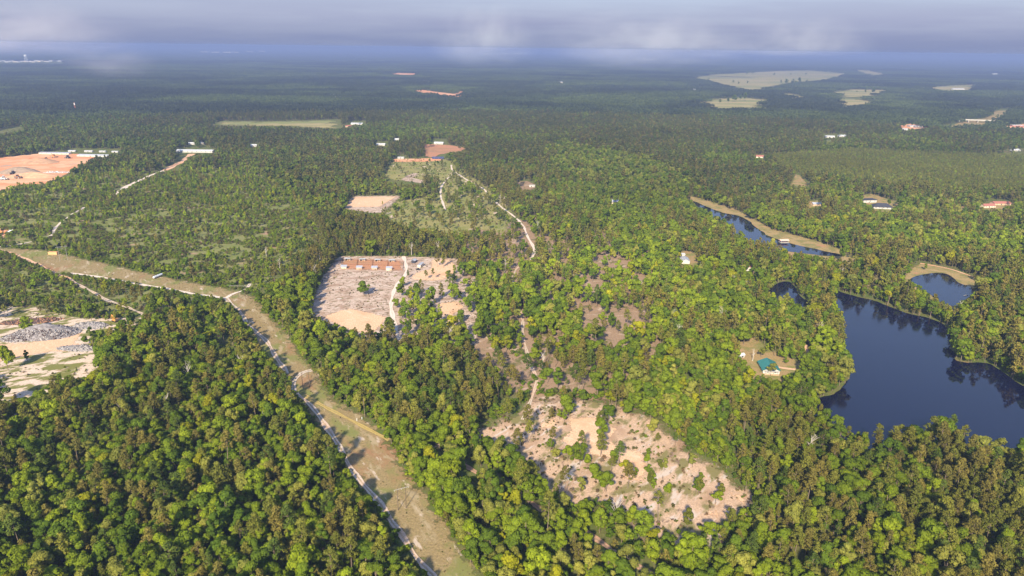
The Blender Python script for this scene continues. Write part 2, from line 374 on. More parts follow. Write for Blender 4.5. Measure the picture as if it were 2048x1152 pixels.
# ------------------------------------------------------------------ the ground: one sheet to the horizon
def rect_grid(xs, ys, z=0.0):
    X, Y = np.meshgrid(xs, ys); n, m = len(xs), len(ys)
    V = np.stack([X.ravel(), Y.ravel(), np.full(X.size, z)], 1)
    i = np.arange((m-1)*n).reshape(m-1, n)[:, :-1].ravel()
    return V, np.stack([i, i+1, i+n+1, i+n], 1)
_g = np.concatenate([np.linspace(0, 3000, 61)[1:], np.geomspace(3400, 42000, 24)])
gx = np.concatenate([-_g[::-1], [0], _g])
V, Q = rect_grid(gx, gx)
tag(link('ground', mesh_np('ground', V, Q, M_floor)), 'brown and green forest floor of the wide flat country', 'ground', kind='structure')

_zi = [0]
def next_z(base, dist):
    _zi[0] += 1
    return base + _zi[0]*0.0017 + max(0.0, dist-900)*2e-4
def sheet(name, poly, mat, base, label, cat, cell=None, pad=6.0, water=False, world=False):
    P = [p if world else G2(*p) for p in poly]
    A = np.array(P); dist = float(np.median(np.hypot(A[:, 0], A[:, 1])))
    z = next_z(base, dist)
    if cell is None: cell = max(1.6, dist*0.0035)
    pad = max(pad, dist*0.006)
    x0, y0 = A.min(0)-pad; x1, y1 = A.max(0)+pad
    nx = max(3, int((x1-x0)/cell)); ny = max(3, int((y1-y0)/cell))
    if nx*ny > 160000:
        k = math.sqrt(nx*ny/160000); nx = int(nx/k); ny = int(ny/k)
    V, Q = rect_grid(np.linspace(x0, x1, nx), np.linspace(y0, y1, ny), z)
    d = dist_line(V[:, 0], V[:, 1], P, True); ins = in_poly(V[:, 0], V[:, 1], P)
    sd = np.where(ins, d, -d)
    keep = (sd[Q] > -pad).any(1)
    Q = Q[keep]; used = np.unique(Q); mp = np.full(len(V), -1); mp[used] = np.arange(len(used))
    me = mesh_np(name, V[used], mp[Q], mat); set_attr(me, 'edge', sd[used])
    return tag(link(name, me), label, cat, kind='structure')
def water(name, poly, label, wob=2.0):
    """closed shoreline, wobbled, filled as one flat face fan"""
    P = [Vector(G2(*p)).to_2d() for p in poly]; pts = []
    n = len(P)
    for i in range(n):
        p0, p1, p2, p3 = P[i-1], P[i], P[(i+1) % n], P[(i+2) % n]
        k = max(3, int((p2-p1).length/3.0))
        for j in range(k):
            t = j/k
            q = 0.5*((2*p1)+(p2-p0)*t+(2*p0-5*p1+4*p2-p3)*t*t+(3*p1-p0-3*p2+p3)*t**3)
            w = (vnoise(np.array([q.x*0.09]), np.array([q.y*0.09]), 3)[0]-0.5)*2*wob
            w2 = (vnoise(np.array([q.x*0.35]), np.array([q.y*0.35]), 4)[0]-0.5)*wob
            pts.append((q.x+w, q.y+w2))
    dist = sum(math.hypot(*p) for p in pts)/len(pts)
    bm = bmesh.new()
    f = bm.faces.new([bm.verts.new((x, y, 0)) for x, y in pts]); bmesh.ops.triangulate(bm, faces=[f])
    bmesh.ops.recalc_face_normals(bm, faces=bm.faces)
    if sum(f.normal.z for f in bm.faces) < 0: bmesh.ops.reverse_faces(bm, faces=bm.faces)
    me = bpy.data.meshes.new(name); bm.to_mesh(me); bm.free(); me.materials.append(M_water)
    o = tag(link(name, me, loc=(0, 0, next_z(0.30, dist))), label, 'water', kind='structure')
    return pts
def catmull(P, step):
    out = []; n = len(P)
    for i in range(n-1):
        p0, p1, p2, p3 = P[max(i-1, 0)], P[i], P[i+1], P[min(i+2, n-1)]
        k = max(2, int((p2-p1).length/step))
        for j in range(k):
            t = j/k
            out.append(0.5*((2*p1)+(p2-p0)*t+(2*p0-5*p1+4*p2-p3)*t*t+(3*p1-p0-3*p2+p3)*t**3))
    out.append(P[-1]); return out
ROADS = []          # (world points, half width, pixel points, visible)
def road(name, pts, width, mat, label, base=0.16, visible=True, step=3.0, wob=0.4):
    P = [Vector(G2(*p)).to_2d() for p in pts]
    dist = sum(p.length for p in P)/len(P)
    C = catmull(P, max(step, dist*0.004)); z = next_z(base, dist)
    V = []; A = []; Q = []; K = 7
    for i, p in enumerate(C):
        d = (C[min(i+1, len(C)-1)]-C[max(i-1, 0)]).normalized(); nrm = Vector((-d.y, d.x))
        w = width*0.5*(1+0.25*math.sin(i*0.7)+0.15*math.sin(i*0.23+1)); off = wob*math.sin(i*0.31+2)
        for k in range(K):
            a = -1+2*k/(K-1); q = p+nrm*(a*w*1.15+off); V.append((q.x, q.y, z)); A.append(a*1.15)
        if i: 
            for k in range(K-1):
                b = (i-1)*K+k; Q.append((b, b+K, b+K+1, b+1))
    me = mesh_np(name, V, Q, mat); set_attr(me, 'across', A)
    if me.polygons[0].normal.z < 0: me.flip_normals()
    ROADS.append(([tuple(c) for c in C], width*0.5, pts, visible))
    return tag(link(name, me), label, 'road', kind='structure')

# visible outlines, in photo pixels: (polygon, share of trees kept)
MASK = []
def mask(poly, keep=0.0): MASK.append((poly, keep)); return poly

# --- power-line strip
STRIP = [(-40,490),(0,495),(99,501),(191,522),(274,541),(376,563),(479,581),(506,592),(533,626),(581,671),(602,708),(630,738),(670,800),(725,829),(759,850),
         (782,885),(812,939),(857,994),(894,1049),(935,1100),(963,1152),(1010,1215),(890,1215),(850,1152),(812,1103),(790,1066),(752,1018),(700,955),(676,908),(645,866),(606,815),
         (578,778),(560,745),(515,707),(480,645),(448,602),(393,590),(308,577),(239,565),(170,556),(103,543),(75,532),(30,515),(0,503),(-40,495)]
sheet('grass_strip', STRIP, M_strip, 0.05, 'tan mown grass strip under the power line', 'strip', cell=1.8)
mask([(-40,490),(0,495),(99,502),(191,523),(274,542),(376,564),(479,583),(504,594),(530,628),(579,673),(600,710),(627,738),(668,803),(722,832),(756,853),(779,888),(809,940),(854,995),(891,1050),(931,1100),(960,1152),(1000,1210),(900,1210),
      (848,1152),(810,1103),(787,1066),(750,1018),(700,958),(676,910),(645,866),(610,812),(584,776),(580,752),(560,735),(523,700),(490,642),(458,602),(393,587),(308,575),(239,563),(137,548),(103,541),(79,530),(34,512),(0,500),(-40,494)])
# --- kennel clearing
KENNEL = [(680,512),(760,511),(804,512),(870,514),(945,518),(965,535),(950,560),(960,590),(965,620),(950,650),(990,690),(1040,715),(1075,740),(1060,770),(1000,740),(940,715),(900,690),(830,690),(780,690),(720,680),(650,665),(610,640),(615,605),(630,580),(645,550),(668,520)]
sheet('scrub_clearing', KENNEL, M_scrubsand, 0.05, 'white sandy clearing with raked brush in front of the kennel sheds', 'clearing', cell=2.0)
mask([(678,514),(760,513),(804,514),(868,516),(866,530),(845,545),(820,556),(806,565),(795,572),(789,590),(788,610),(792,636),(800,664),(790,668),(783,645),(772,640),(752,660),(704,659),(674,649),(640,637),(619,613),(632,589),(646,554),(670,524)])
mask([(868,516),(916,519),(922,532),(908,548),(889,560),(869,561),(823,561),(810,560),(845,545)], 0.07)
mask([(792,570),(823,561),(910,555),(960,560),(955,650),(905,640),(870,605),(795,600)], 0.28)
mask([(875,608),(915,604),(930,615),(908,630),(906,650),(897,640)], 0.0)
mask([(790,606),(870,606),(895,640),(925,655),(950,690),(920,690),(850,665),(800,662)], 0.5)
mask([(922,650),(946,672),(976,684),(1032,720),(1060,727),(1075,750),(1060,800),(1040,800),(1050,760),(1030,735),(985,715),(960,712)], 0.12)
sheet('sand_fill', [(645,634),(678,621),(704,617),(745,626),(776,634),(765,650),(745,668),(711,664),(674,650)], M_fill, 0.11, 'peach sand fill at the near edge of the kennel clearing', 'sand')
sheet('sand_fill', [(862,519),(897,518),(914,531),(908,546),(889,559),(869,562),(823,560),(821,553),(837,543),(860,538)], M_fill, 0.11, 'peach sand fill beside the kennel yard and dark truck', 'sand')
sheet('sand_fill', [(872,607),(915,603),(930,614),(908,629),(908,650),(895,645),(885,628)], M_fill, 0.11, 'small peach sand patch among trees behind the leafy green woods', 'sand')
sheet('kennel_yard', [(684,518),(807,522),(805,541),(681,538)], M_brown, 0.11, 'reddish bare dirt yard inside the kennel fence', 'yard', pad=2.0)
# --- cleared hilltop
HILL = [(940,860),(1000,835),(1060,795),(1113,790),(1164,800),(1222,798),(1274,818),(1325,845),(1356,872),(1390,905),(1440,927),(1482,960),(1512,997),(1515,1040),(1480,1080),(1400,1110),(1342,1095),(1290,1085),(1226,1040),(1171,1020),(1110,1010),(1070,970),(1020,930),(990,905),(950,890)]
sheet('cleared_hilltop', HILL, M_hilltop, 0.05, 'rough cleared sandy hilltop ringed by pine woods', 'clearing', cell=1.5)
mask([(1133,840),(1164,822),(1222,815),(1274,829),(1325,853),(1352,877),(1386,911),(1438,932),(1479,966),(1504,997),(1499,1020),(1470,1018),(1445,1034),(1410,1050),(1395,1070),(1342,1056),(1301,1055),(1274,1033),(1246,1010),(1220,960),(1150,900),(1120,880)], 0.09)
mask([(1034,857),(1113,826),(1133,840),(1120,880),(1150,900),(1220,960),(1246,1010),(1171,994),(1127,990),(1092,949),(1044,912),(1024,893)], 0.12)
mask([(940,850),(1000,815),(1060,780),(1120,790),(1060,830),(1034,857),(1024,893),(1000,880)], 0.10)
mask([(1060,770),(1120,740),(1200,770),(1222,802),(1164,809),(1113,826),(1070,800)], 0.3)
sheet('sand_fill', [(1133,837),(1191,832),(1236,857),(1219,878),(1239,895),(1287,905),(1294,936),(1286,963),(1248,960),(1236,925),(1205,915),(1154,908),(1119,881),(1140,864)], M_fill, 0.11, 'big peach sand patch on the cleared hilltop', 'sand')
sheet('sand_fill', [(1073,852),(1113,830),(1115,858),(1090,858)], M_fill, 0.11, 'small peach sand patch beside the big hilltop sand patch', 'sand')
sheet('sand_fill', [(1285,842),(1308,846),(1318,853),(1295,852)], M_fill, 0.11, 'tiny peach sand patch at the far rim of the hilltop', 'sand')
sheet('sand_fill', [(1450,981),(1486,992),(1506,1010),(1500,1025),(1480,1005)], M_fill, 0.11, 'narrow orange bank at the end of the hilltop', 'sand')
sheet('sand_fill', [(1412,1018),(1450,1026),(1442,1037),(1418,1030)], M_fill, 0.11, 'orange sand scrape at the near rim of the hilltop', 'sand')
# --- debris yard on the left
YARD = [(-60,640),(0,612),(60,612),(110,622),(165,636),(215,634),(275,636),(275,655),(215,665),(205,700),(215,760),(190,790),(140,800),(90,815),(0,840),(-60,860)]
sheet('debris_yard', YARD, M_yard, 0.05, 'patchy green and white sandy yard around the ash heap', 'yard', cell=1.8)
mask([(-60,640),(0,640),(60,630),(110,632),(165,641),(205,641),(215,645),(235,646),(275,641),(272,648),(200,660),(165,670),(152,688),(195,700),(193,740),(165,752),(118,752),(90,772),(60,792),(0,802),(-60,810)], 0.02)
mask([(0,610),(90,612),(110,632),(60,630),(0,640)], 0.12)
sheet('sand_fill', [(-50,695),(0,688),(50,686),(125,674),(168,664),(150,686),(196,694),(193,701),(100,704),(60,711),(0,724),(-50,735)], M_fill, 0.11, 'pale sand apron below the grey ash heap', 'sand')
# --- young scrub, left middle distance
YOUNG = [(-60,395),(60,370),(200,345),(330,345),(480,335),(600,400),(640,470),(600,520),(520,585),(479,580),(376,562),(274,540),(191,520),(99,499),(-60,488)]
sheet('scrub_ground', YOUNG, M_young, 0.03, 'brushy pale green ground among the young trees', 'scrubland', cell=4.0, pad=14.0)
mask(YOUNG, 0.36)
mask([(200,440),(330,420),(420,470),(330,530),(240,515),(150,480)], 0.24)
YOUNG2 = [(-60,512),(30,515),(79,535),(137,560),(212,600),(263,622),(225,640),(165,638),(60,615),(-60,610)]
sheet('scrub_ground', YOUNG2, M_young, 0.03, 'brushy ground below the orange road by the ash heap', 'scrubland', cell=3.0, pad=12.0)
mask(YOUNG2, 0.45)
mask([(205,560),(311,577),(400,592),(330,640),(263,615),(212,598)], 0.5)
sheet('scrub_ground', [(140,556),(246,566),(311,579),(400,594),(452,600),(480,640),(420,690),(360,660),(291,631),(212,597)], M_young, 0.03, 'brushy ground between the two sand tracks', 'scrubland', cell=3.0)
mask([(395,640),(430,660),(470,690),(460,695),(420,680)], 0.25)
# --- red clay site and equipment pad
CLAY = [(-80,325),(0,315),(60,309),(100,305),(200,310),(175,326),(140,346),(95,368),(40,370),(0,385),(-80,400)]
sheet('clay_ground', CLAY, M_clay, 0.05, 'bare red clay building site beyond the young scrub', 'clay')
mask([(-80,322),(0,316),(60,309),(100,303),(225,300),(215,314),(190,314),(165,325),(130,345),(85,365),(40,366),(0,378),(-80,390)])
sheet('clay_ground', [(-40,452),(36,453),(38,462),(28,470),(0,478),(-40,485)], M_clay, 0.08, 'small orange clay pad under parked machines', 'clay')
mask([(-40,452),(36,454),(30,470),(0,476),(-40,482)])
# --- upper middle: pad, meadow, brown field
sheet('sand_pad', [(682,419),(706,392),(808,391),(792,402),(767,426),(740,426),(700,420)], M_scrubsand, 0.09, 'flat graded pale sand pad among the pines', 'sand')
sheet('sand_fill', [(690,415),(709,394),(795,393),(780,402),(760,414)], M_fill, 0.13, 'smooth pinkish fill on top of the graded pad', 'sand')
mask([(684,418),(706,392),(806,391),(790,402),(765,424),(740,425),(700,418)])
MEAD = [(765,352),(786,319),(880,316),(905,322),(960,360),(1000,390),(1030,430),(1010,470),(960,460),(900,470),(830,460),(750,440),(770,425),(800,395),(880,380),(850,360),(790,362)]
sheet('meadow', MEAD, M_meadow, 0.05, 'weedy green meadow with bare sand and scattered trees', 'meadow', cell=3.0, pad=14.0)
mask([(764,351),(785,317),(880,315),(906,327),(890,347),(845,352),(800,369),(770,360)], 0.05)
mask([(860,345),(920,340),(960,372),(1000,400),(1035,440),(1010,465),(950,455),(900,465),(830,455),(760,435),(790,405),(850,395),(870,375)], 0.2)
sheet('clay_ground', [(786,318),(880,316),(886,321),(850,324),(786,324)], M_clay, 0.10, 'thin orange clay bank along the far edge of the meadow', 'clay', pad=3.0)
sheet('sand_pad', [(800,360),(815,350),(832,345),(838,348),(828,356),(862,364),(845,367),(815,363)], M_scrubsand, 0.10, 'pale sand turnaround by the meadow', 'sand')
mask([(798,364),(815,350),(832,345),(828,356),(850,362),(840,368)])
sheet('brown_field', [(845,288),(900,290),(938,297),(925,303),(880,309),(870,317),(850,313)], M_brown, 0.08, 'brown tilled field in front of the far white house', 'field')
mask([(848,289),(880,288),(936,297),(922,302),(885,307),(866,316),(850,311)])
sheet('bare_patch', [(1030,364),(1055,361),(1077,371),(1066,381),(1043,382)], M_pine_straw, 0.08, 'pinkish bare patch with a small white trailer', 'clearing')
mask([(1032,364),(1055,361),(1075,371),(1065,381),(1045,381)])
sheet('bare_patch', [(1165,508),(1235,515),(1268,522),(1262,540),(1200,536),(1168,525)], M_pine_straw, 0.07, 'brushy pinkish gap in the woods beyond the sparse grove', 'clearing', pad=12)
mask([(1170,514),(1235,517),(1262,524),(1258,534),(1200,531)], 0.15)
sheet('bare_patch', [(1130,620),(1190,605),(1290,618),(1300,670),(1250,720),(1170,700),(1140,660)], M_pine_straw, 0.07, 'thin brushy ground under the sparse grove', 'clearing', pad=14)
mask([(1150,625),(1190,612),(1280,622),(1290,665),(1245,700),(1170,690)], 0.5)
sheet('bare_patch', [(845,898),(880,880),(890,892),(858,910)], M_scrubsand, 0.07, 'small white sand gap beside the leafy green woods', 'clearing')
mask([(852,898),(880,882),(884,892),(858,903)])
mask([(905,928),(925,928),(960,942),(945,950)])
MID = [(880,470),(960,455),(1080,430),(1180,450),(1310,500),(1330,720),(1230,800),(1060,810),(960,760),(940,690),(985,620),(1000,560)]
sheet('open_woods_ground', MID, M_pine_straw, 0.035, 'pinkish brushy ground under the open middle woods', 'clearing', cell=3.0, pad=14)
# --- house yards, right half
sheet('house_lawn', [(1462,692),(1500,670),(1520,680),(1545,700),(1600,722),(1620,745),(1590,770),(1545,780),(1505,775),(1480,745)], M_lawn, 0.06, 'worn lawn around the green-roofed house', 'lawn')
mask([(1472,692),(1505,675),(1530,701),(1560,716),(1598,727),(1596,741),(1568,748),(1556,758),(1540,752),(1515,746),(1498,733),(1486,720)])
sheet('house_lawn', [(1350,505),(1375,500),(1395,508),(1400,530),(1385,545),(1360,540)], M_lawn, 0.06, 'tawny lawn around the grey-roofed lake house', 'lawn')
mask([(1358,512),(1375,503),(1394,510),(1398,535),(1385,532),(1378,530),(1360,530)])
mask([(1493,530),(1507,532),(1507,546),(1497,544)])
sheet('house_lawn', [(1715,390),(1745,388),(1800,405),(1810,412),(1800,425),(1770,425),(1740,420),(1722,405)], M_lawn, 0.06, 'mown lawn around the dark hip-roofed houses', 'lawn')
mask([(1722,397),(1745,390),(1790,404),(1800,412),(1780,422),(1750,420),(1738,410),(1722,405)])
sheet('house_lawn', [(1610,402),(1650,400),(1650,415),(1612,418)], M_lawn, 0.06, 'straw-coloured yard by the little grey shed', 'lawn')
mask([(1615,403),(1646,402),(1644,413),(1618,415)])
sheet('house_lawn', [(1900,415),(1955,408),(2035,404),(2035,418),(1960,424),(1905,424)], M_lawn, 0.06, 'yard strip before the red-roofed houses', 'lawn')
mask([(1905,416),(1935,415),(1930,421),(1905,421)]); mask([(1950,409),(2030,405),(2020,414),(1990,418),(1965,416)])
sheet('road_cut', [(1580,372),(1590,348),(1600,350),(1618,370),(1605,374)], M_lawn, 0.08, 'bare road verge in the woods past the upper lake', 'verge')
mask([(1580,373),(1590,349),(1600,350),(1617,368),(1605,374)])
# --- banks and ponds
sheet('lake_bank', [(1365,388),(1403,397),(1468,416),(1502,434),(1540,454),(1587,469),(1639,483),(1695,503),(1725,512),(1750,530),(1745,560),(1700,560),(1650,525),(1560,520),(1480,480),(1400,425)], M_bank, 0.06, 'tawny grass bank along the narrow upper lake', 'bank')
mask([(1370,391),(1403,399),(1468,419),(1502,437),(1540,457),(1587,471),(1639,485),(1692,505),(1720,515),(1715,525),(1680,518),(1625,512),(1578,503),(1560,489),(1535,478),(1500,479),(1487,472),(1476,447),(1420,426),(1405,415),(1385,405)], 0.02)
sheet('pond_bank', [(1800,562),(1806,550),(1820,536),(1844,525),(1895,535),(1960,556),(1972,575),(1955,600),(1910,625),(1860,600),(1820,575)], M_bank, 0.06, 'reddish bare bank around the small pond', 'bank')
mask([(1806,556),(1820,538),(1844,528),(1895,538),(1940,552),(1958,570),(1946,588),(1929,600),(1909,610),(1878,600),(1854,583),(1834,573)], 0.0)
mask([(1538,583),(1553,568),(1577,565),(1590,576),(1600,593),(1616,606),(1597,611),(1583,590),(1570,583),(1555,592)])
LAKE = [(1650,572),(1672,580),(1704,591),(1758,605),(1810,625),(1855,637),(1890,652),(1898,675),(1903,695),(1916,722),(1955,726),(1980,729),(2006,746),(2030,763),(2060,786),(2150,860),(2160,950),(2048,925),(1975,915),(1940,900),(1890,880),(1840,888),(1790,895),(1740,900),(1700,885),(1650,850),(1606,806),(1612,798),(1640,795),(1668,788),(1690,770),(1697,748),(1690,700),(1684,650),(1668,600)]
sheet('lake_shore', LAKE, M_bank, 0.06, 'muddy rim along the big dark lake', 'shore', pad=9.0)
mask([(1672,583),(1704,594),(1758,608),(1810,628),(1855,640),(1888,656),(1897,677),(1902,697),(1914,724),(1955,728),(1980,731),(2006,748),(2030,765),(2070,795),(2100,860),(2048,870),(2000,872),(1965,868),(1950,845),(1900,830),(1880,816),(1850,838),(1800,842),(1760,848),(1720,840),(1695,830),(1655,815),(1636,800),(1668,789),(1692,770),(1699,745),(1692,690),(1685,640),(1672,600)])
lake_pts = water('lake', LAKE, 'big dark blue lake with tree reflections')
up_pts = water('lake', [(1385,403),(1408,411),(1440,424),(1485,435),(1519,460),(1541,474),(1587,489),(1632,499),(1685,511),(1650,512),(1615,508),(1575,503),(1530,495),(1480,480),(1450,460),(1425,440),(1400,420)], 'narrow upper lake behind the woods', 1.5)
pond_pts = water('pond', [(1820,560),(1840,551),(1875,546),(1902,552),(1916,566),(1946,576),(1946,588),(1929,600),(1909,613),(1878,603),(1854,585),(1834,575)], 'small pond with a reddish bank', 1.2)
tiny_pts = water('pond', [(1534,588),(1552,568),(1577,564),(1591,576),(1601,593),(1618,607),(1598,616),(1572,606),(1548,600)], 'little dark pond hidden among the lakeside trees', 1.0)
sheet('pond_bank', [(1728,540),(1755,545),(1770,570),(1765,590),(1738,580),(1725,560)], M_bank, 0.07, 'brown bare bank between the lakes', 'bank')
mask([(1732,545),(1750,548),(1765,575),(1755,585),(1736,570)], 0.3)

# --- gaps in the woods around far buildings
for x, y, w, u in ((878,286,17,8),(762,290,14,7),(714,248,18,6),(697,253,9,5),(1659,274,14,6),(1683,273,11,5),(802,316,9,5),(876,316,14,6),(1228,405,9,6),(1519,314,10,5),(1064,373,8,6),(675,194,9,4),(855,168,8,4),(1344,170,7,4),(1388,179,7,4),(1970,171,12,5),(1988,148,12,4),(384,288,7,4),(404,287,7,4),(508,292,10,5),(793,280,6,4),(1974,412,14,6),(2000,408,17,7),(1632,409,14,7),(1120,166,9,4),(152,224,4,9)):
    mask([(x-w,y-u),(x+w,y-u),(x+w,y+2),(x-w,y+2)])
mask([(350,296),(432,296),(432,306),(390,309),(372,316),(350,306)]); mask([(132,297),(244,298),(244,307),(132,306)])
mask([(-40,115),(135,115),(135,128),(-40,128)]); mask([(1260,112),(1328,112),(1328,127),(1260,127)])
# --- far fields
def field(poly, mat, label, keep=0.0, cat='field', name='field'):
    sheet(name, poly, mat, 0.2, label, cat); mask(poly, keep)
field([(1380,155),(1430,149),(1560,142),(1618,141),(1700,148),(1650,162),(1600,164),(1560,171),(1519,181),(1485,179),(1440,168)], M_hay, 'widest pale hay field far beyond the woods')
field([(1705,140),(1740,141),(1775,149),(1738,152)], M_hay, 'thin sliver of hay field past the widest one')
field([(1398,203),(1440,197),(1478,193),(1545,201),(1515,216),(1415,218)], M_hay, 'green-gold field with dark tree clumps before the hay fields')
field([(1660,184),(1700,179),(1782,180),(1758,194),(1685,195)], M_hay, 'pasture between far hedgerows')
field([(1668,196),(1715,198),(1770,206),(1725,211),(1672,213)], M_hay, 'lower pasture below the far hedgerows')
field([(1562,188),(1588,187),(1616,194),(1580,199)], M_hay, 'tiny pasture left of the far hedgerows')
field([(1850,175),(1900,171),(1950,169),(1950,181),(1880,183)], M_hay, 'pale field beside the far barns')
field([(412,252),(441,242),(520,243),(581,242),(680,239),(686,259),(640,257),(581,254),(479,252)], M_hay, 'long tawny field across the far woods')
field([(-30,268),(0,260),(46,251),(50,258),(0,269)], M_hay, 'grass corner by the far road')
field([(816,179),(845,180),(880,185),(910,188),(915,180),(930,183),(923,196),(900,193),(860,189)], M_clay, 'thin orange clay scar in the far forest', 0, 'clay', 'clay_scar')
field([(1800,251),(1820,248),(1860,252),(1862,255),(1830,259),(1804,261)], M_clay, 'red clay lot around the far commercial buildings', 0, 'clay', 'clay_lot')
field([(1893,256),(1916,246),(1940,240),(1968,237),(1990,222),(2014,221),(2003,233),(1985,246),(1932,256)], M_lawn, 'grassy verges of the far highway', 0, 'verge', 'highway_verge')
field([(2010,252),(2048,248),(2070,250),(2070,258),(2015,258)], M_clay, 'reddish lot beside the far highway', 0, 'clay', 'clay_lot')
field([(782,146),(832,147),(834,150),(790,150)], M_clay, 'hazy pale strip mine far out', 0, 'clay', 'clay_lot')
field([(1990,300),(2060,296),(2060,303),(1995,304)], M_hay, 'straw-coloured strip at the edge of the far pines')

# --- roads
road('dirt_road', [(-60,492),(0,501),(44,515),(85,534),(113,548),(137,558)], 4.68, M_orangeroad, 'orange dirt road entering past the faded orange container')
road('dirt_road', [(137,558),(168,575),(212,599),(239,609),(263,619),(291,631),(279,638)], 3.51, M_track, 'white twin-rut track down to the ash heap')
road('dirt_road', [(137,547),(170,550),(205,555),(246,563),(311,574),(342,579),(400,590),(452,597)], 3.9, M_sandroad, 'pale sand road past the silver tank trailer')
road('dirt_road', [(452,597),(466,588),(484,582),(492,577),(500,568)], 3.12, M_sandroad, 'short sand spur climbing into the woods')
road('dirt_road', [(452,597),(455,601),(479,623),(496,650),(527,677),(547,705),(564,732),(572,748)], 3.9, M_track, 'white twin-rut track along the bend of the grass strip')
road('dirt_road', [(641,738),(622,741),(605,746),(593,757),(588,770),(591,785),(612,803),(639,833),(667,874),(694,925),(718,956),(756,1004),(783,1045),(803,1069),(824,1100),(841,1124),(864,1150),(900,1195)], 3.59, M_track, 'white rutted track along the wooded side of the grass strip')
road('dirt_road', [(605,790),(640,808),(674,826),(725,854),(780,880)], 3.12, M_yellowtrack, 'yellowish wheel track crossing the grass strip')
road('dirt_road', [(806,513),(811,525),(813,537),(808,554),(792,574),(785,589),(783,611),(785,633),(793,660),(800,680)], 3.9, M_sandroad, 'pale sand lane running from the kennels')
road('dirt_road', [(908,346),(890,363),(881,381),(884,401),(890,420)], 3.12, M_sandroad, 'sandy path fork toward the graded pad')
road('dirt_road', [(902,330),(906,342),(916,348),(935,361),(953,371),(968,379),(986,400),(1021,428),(1041,445),(1055,472),(1068,500),(1062,520)], 3.28, M_sandroad, 'sandy path fork winding past the bare dead tree')
road('dirt_road', [(1062,520),(1045,530),(1031,541),(1026,561),(1036,590),(1045,643)], 2.34, M_track, 'sandy track mostly hidden under trees', visible=False)
road('dirt_road', [(1045,643),(1048,681),(1058,722),(1073,755),(1067,783),(1058,812),(1045,840)], 2.5, M_track, 'sandy track through the woods to the hilltop')
road('dirt_road', [(900,920),(935,935),(980,960),(1044,994),(1089,1025),(1154,1055),(1195,1079),(1232,1107),(1273,1134),(1308,1152),(1350,1190)], 3.51, M_trail, 'reddish trail through the near woods', visible=False)
mask([(1040,988),(1056,998),(1092,1020),(1085,1028),(1050,1008)]); mask([(1150,1050),(1200,1074),(1236,1100),(1228,1108),(1190,1088),(1150,1062)]); mask([(1262,1124),(1310,1150),(1290,1152),(1258,1132)])
road('dirt_road', [(384,308),(366,322),(345,333),(330,341)], 13.0, M_orangeroad, 'bright orange clay road by the long white warehouse')
road('dirt_road', [(330,341),(300,352),(260,370),(228,390)], 8.0, M_sandroad, 'pale continuation of the clay road into the scrub')
road('dirt_road', [(168,415),(128,440),(110,458),(104,470),(70,482),(20,492),(-40,497)], 3.51, M_sandroad, 'pale sand lane climbing from the road junction')
road('dirt_road', [(1553,735),(1575,738),(1605,741)], 2.73, M_orangeroad, 'short drive beside the green-roofed house')
road('dirt_road', [(1611,690),(1616,710),(1615,730)], 2.65, M_orangeroad, 'orange rutted lane between lakeside trees')
road('dirt_road', [(1593,350),(1602,360),(1620,370)], 5.46, M_asphalt, 'grey paved road end in the woods')
road('dirt_road', [(1840,527),(1895,537),(1935,550),(1958,560),(1975,572)], 3.12, M_orangeroad, 'orange lane behind the small pond')
road('dirt_road', [(1790,412),(1805,402),(1830,415)], 3.12, M_asphalt, 'grey drive beside the dark hip-roofed house', visible=False)
road('highway', [(2016,219),(1996,232),(1975,242),(1940,243),(1915,240)], 22.0, M_asphalt, 'pale far highway curving to an overpass')
road('highway', [(1890,257),(1930,252),(1945,246)], 16.0, M_asphalt, 'pale ramp below the far overpass')
road('far_road', [(1020,140),(1045,136),(1058,133)], 26.0, M_asphalt, 'hazy grey road cut in the far forest')
road('far_road', [(1255,144),(1280,148)], 26.0, M_asphalt, 'short hazy road cut below the far white plant')

# ------------------------------------------------------------------ trees: crowns of leaf clumps, real trunks and limbs
def cards(P, N, size, r, aspect=0.75):
    """one slightly bent leaf-clump quad at every point P, facing about N"""
    n = len(P)
    N = N/np.maximum(np.linalg.norm(N, axis=1, keepdims=True), 1e-6)
    A = r.normal(size=(n, 3)); A -= N*(A*N).sum(1, keepdims=True); A /= np.maximum(np.linalg.norm(A, axis=1, keepdims=True), 1e-6)
    B = np.cross(N, A)
    s = size*(0.6+0.8*r.random((n, 1))); t = s*aspect*(0.7+0.6*r.random((n, 1)))
    j = lambda: 0.75+0.5*r.random((n, 1))
    V = np.stack([P-A*s*j()-N*s*0.25, P-B*t*j(), P+A*s*j()-N*s*0.25, P+B*t*j()], 1).reshape(-1, 3)
    return V, np.arange(4*n).reshape(n, 4)
def merge(parts):
    V = []; Q = []; o = 0
    for v, q in parts: V.append(v); Q.append(q+o); o += len(v)
    return np.concatenate(V), np.concatenate(Q)
def dirs(n, r, up=0.25):
    d = r.normal(size=(n, 3)); d /= np.linalg.norm(d, axis=1, keepdims=True); d[:, 2] += up
    return d/np.linalg.norm(d, axis=1, keepdims=True)
def tube_np(p, q, r0, r1, k=5):
    p = np.array(p, float); q = np.array(q, float); d = q-p; d /= np.linalg.norm(d)
    a = np.cross(d, [0.3, 0.9, 0.2]); a /= np.linalg.norm(a); b = np.cross(d, a)
    t = np.arange(k)*2*np.pi/k; ring = np.cos(t)[:, None]*a+np.sin(t)[:, None]*b
    V = np.concatenate([p+ring*r0, q+ring*r1]); i = np.arange(k)
    return V, np.stack([i, (i+1) % k, k+(i+1) % k, k+i], 1)
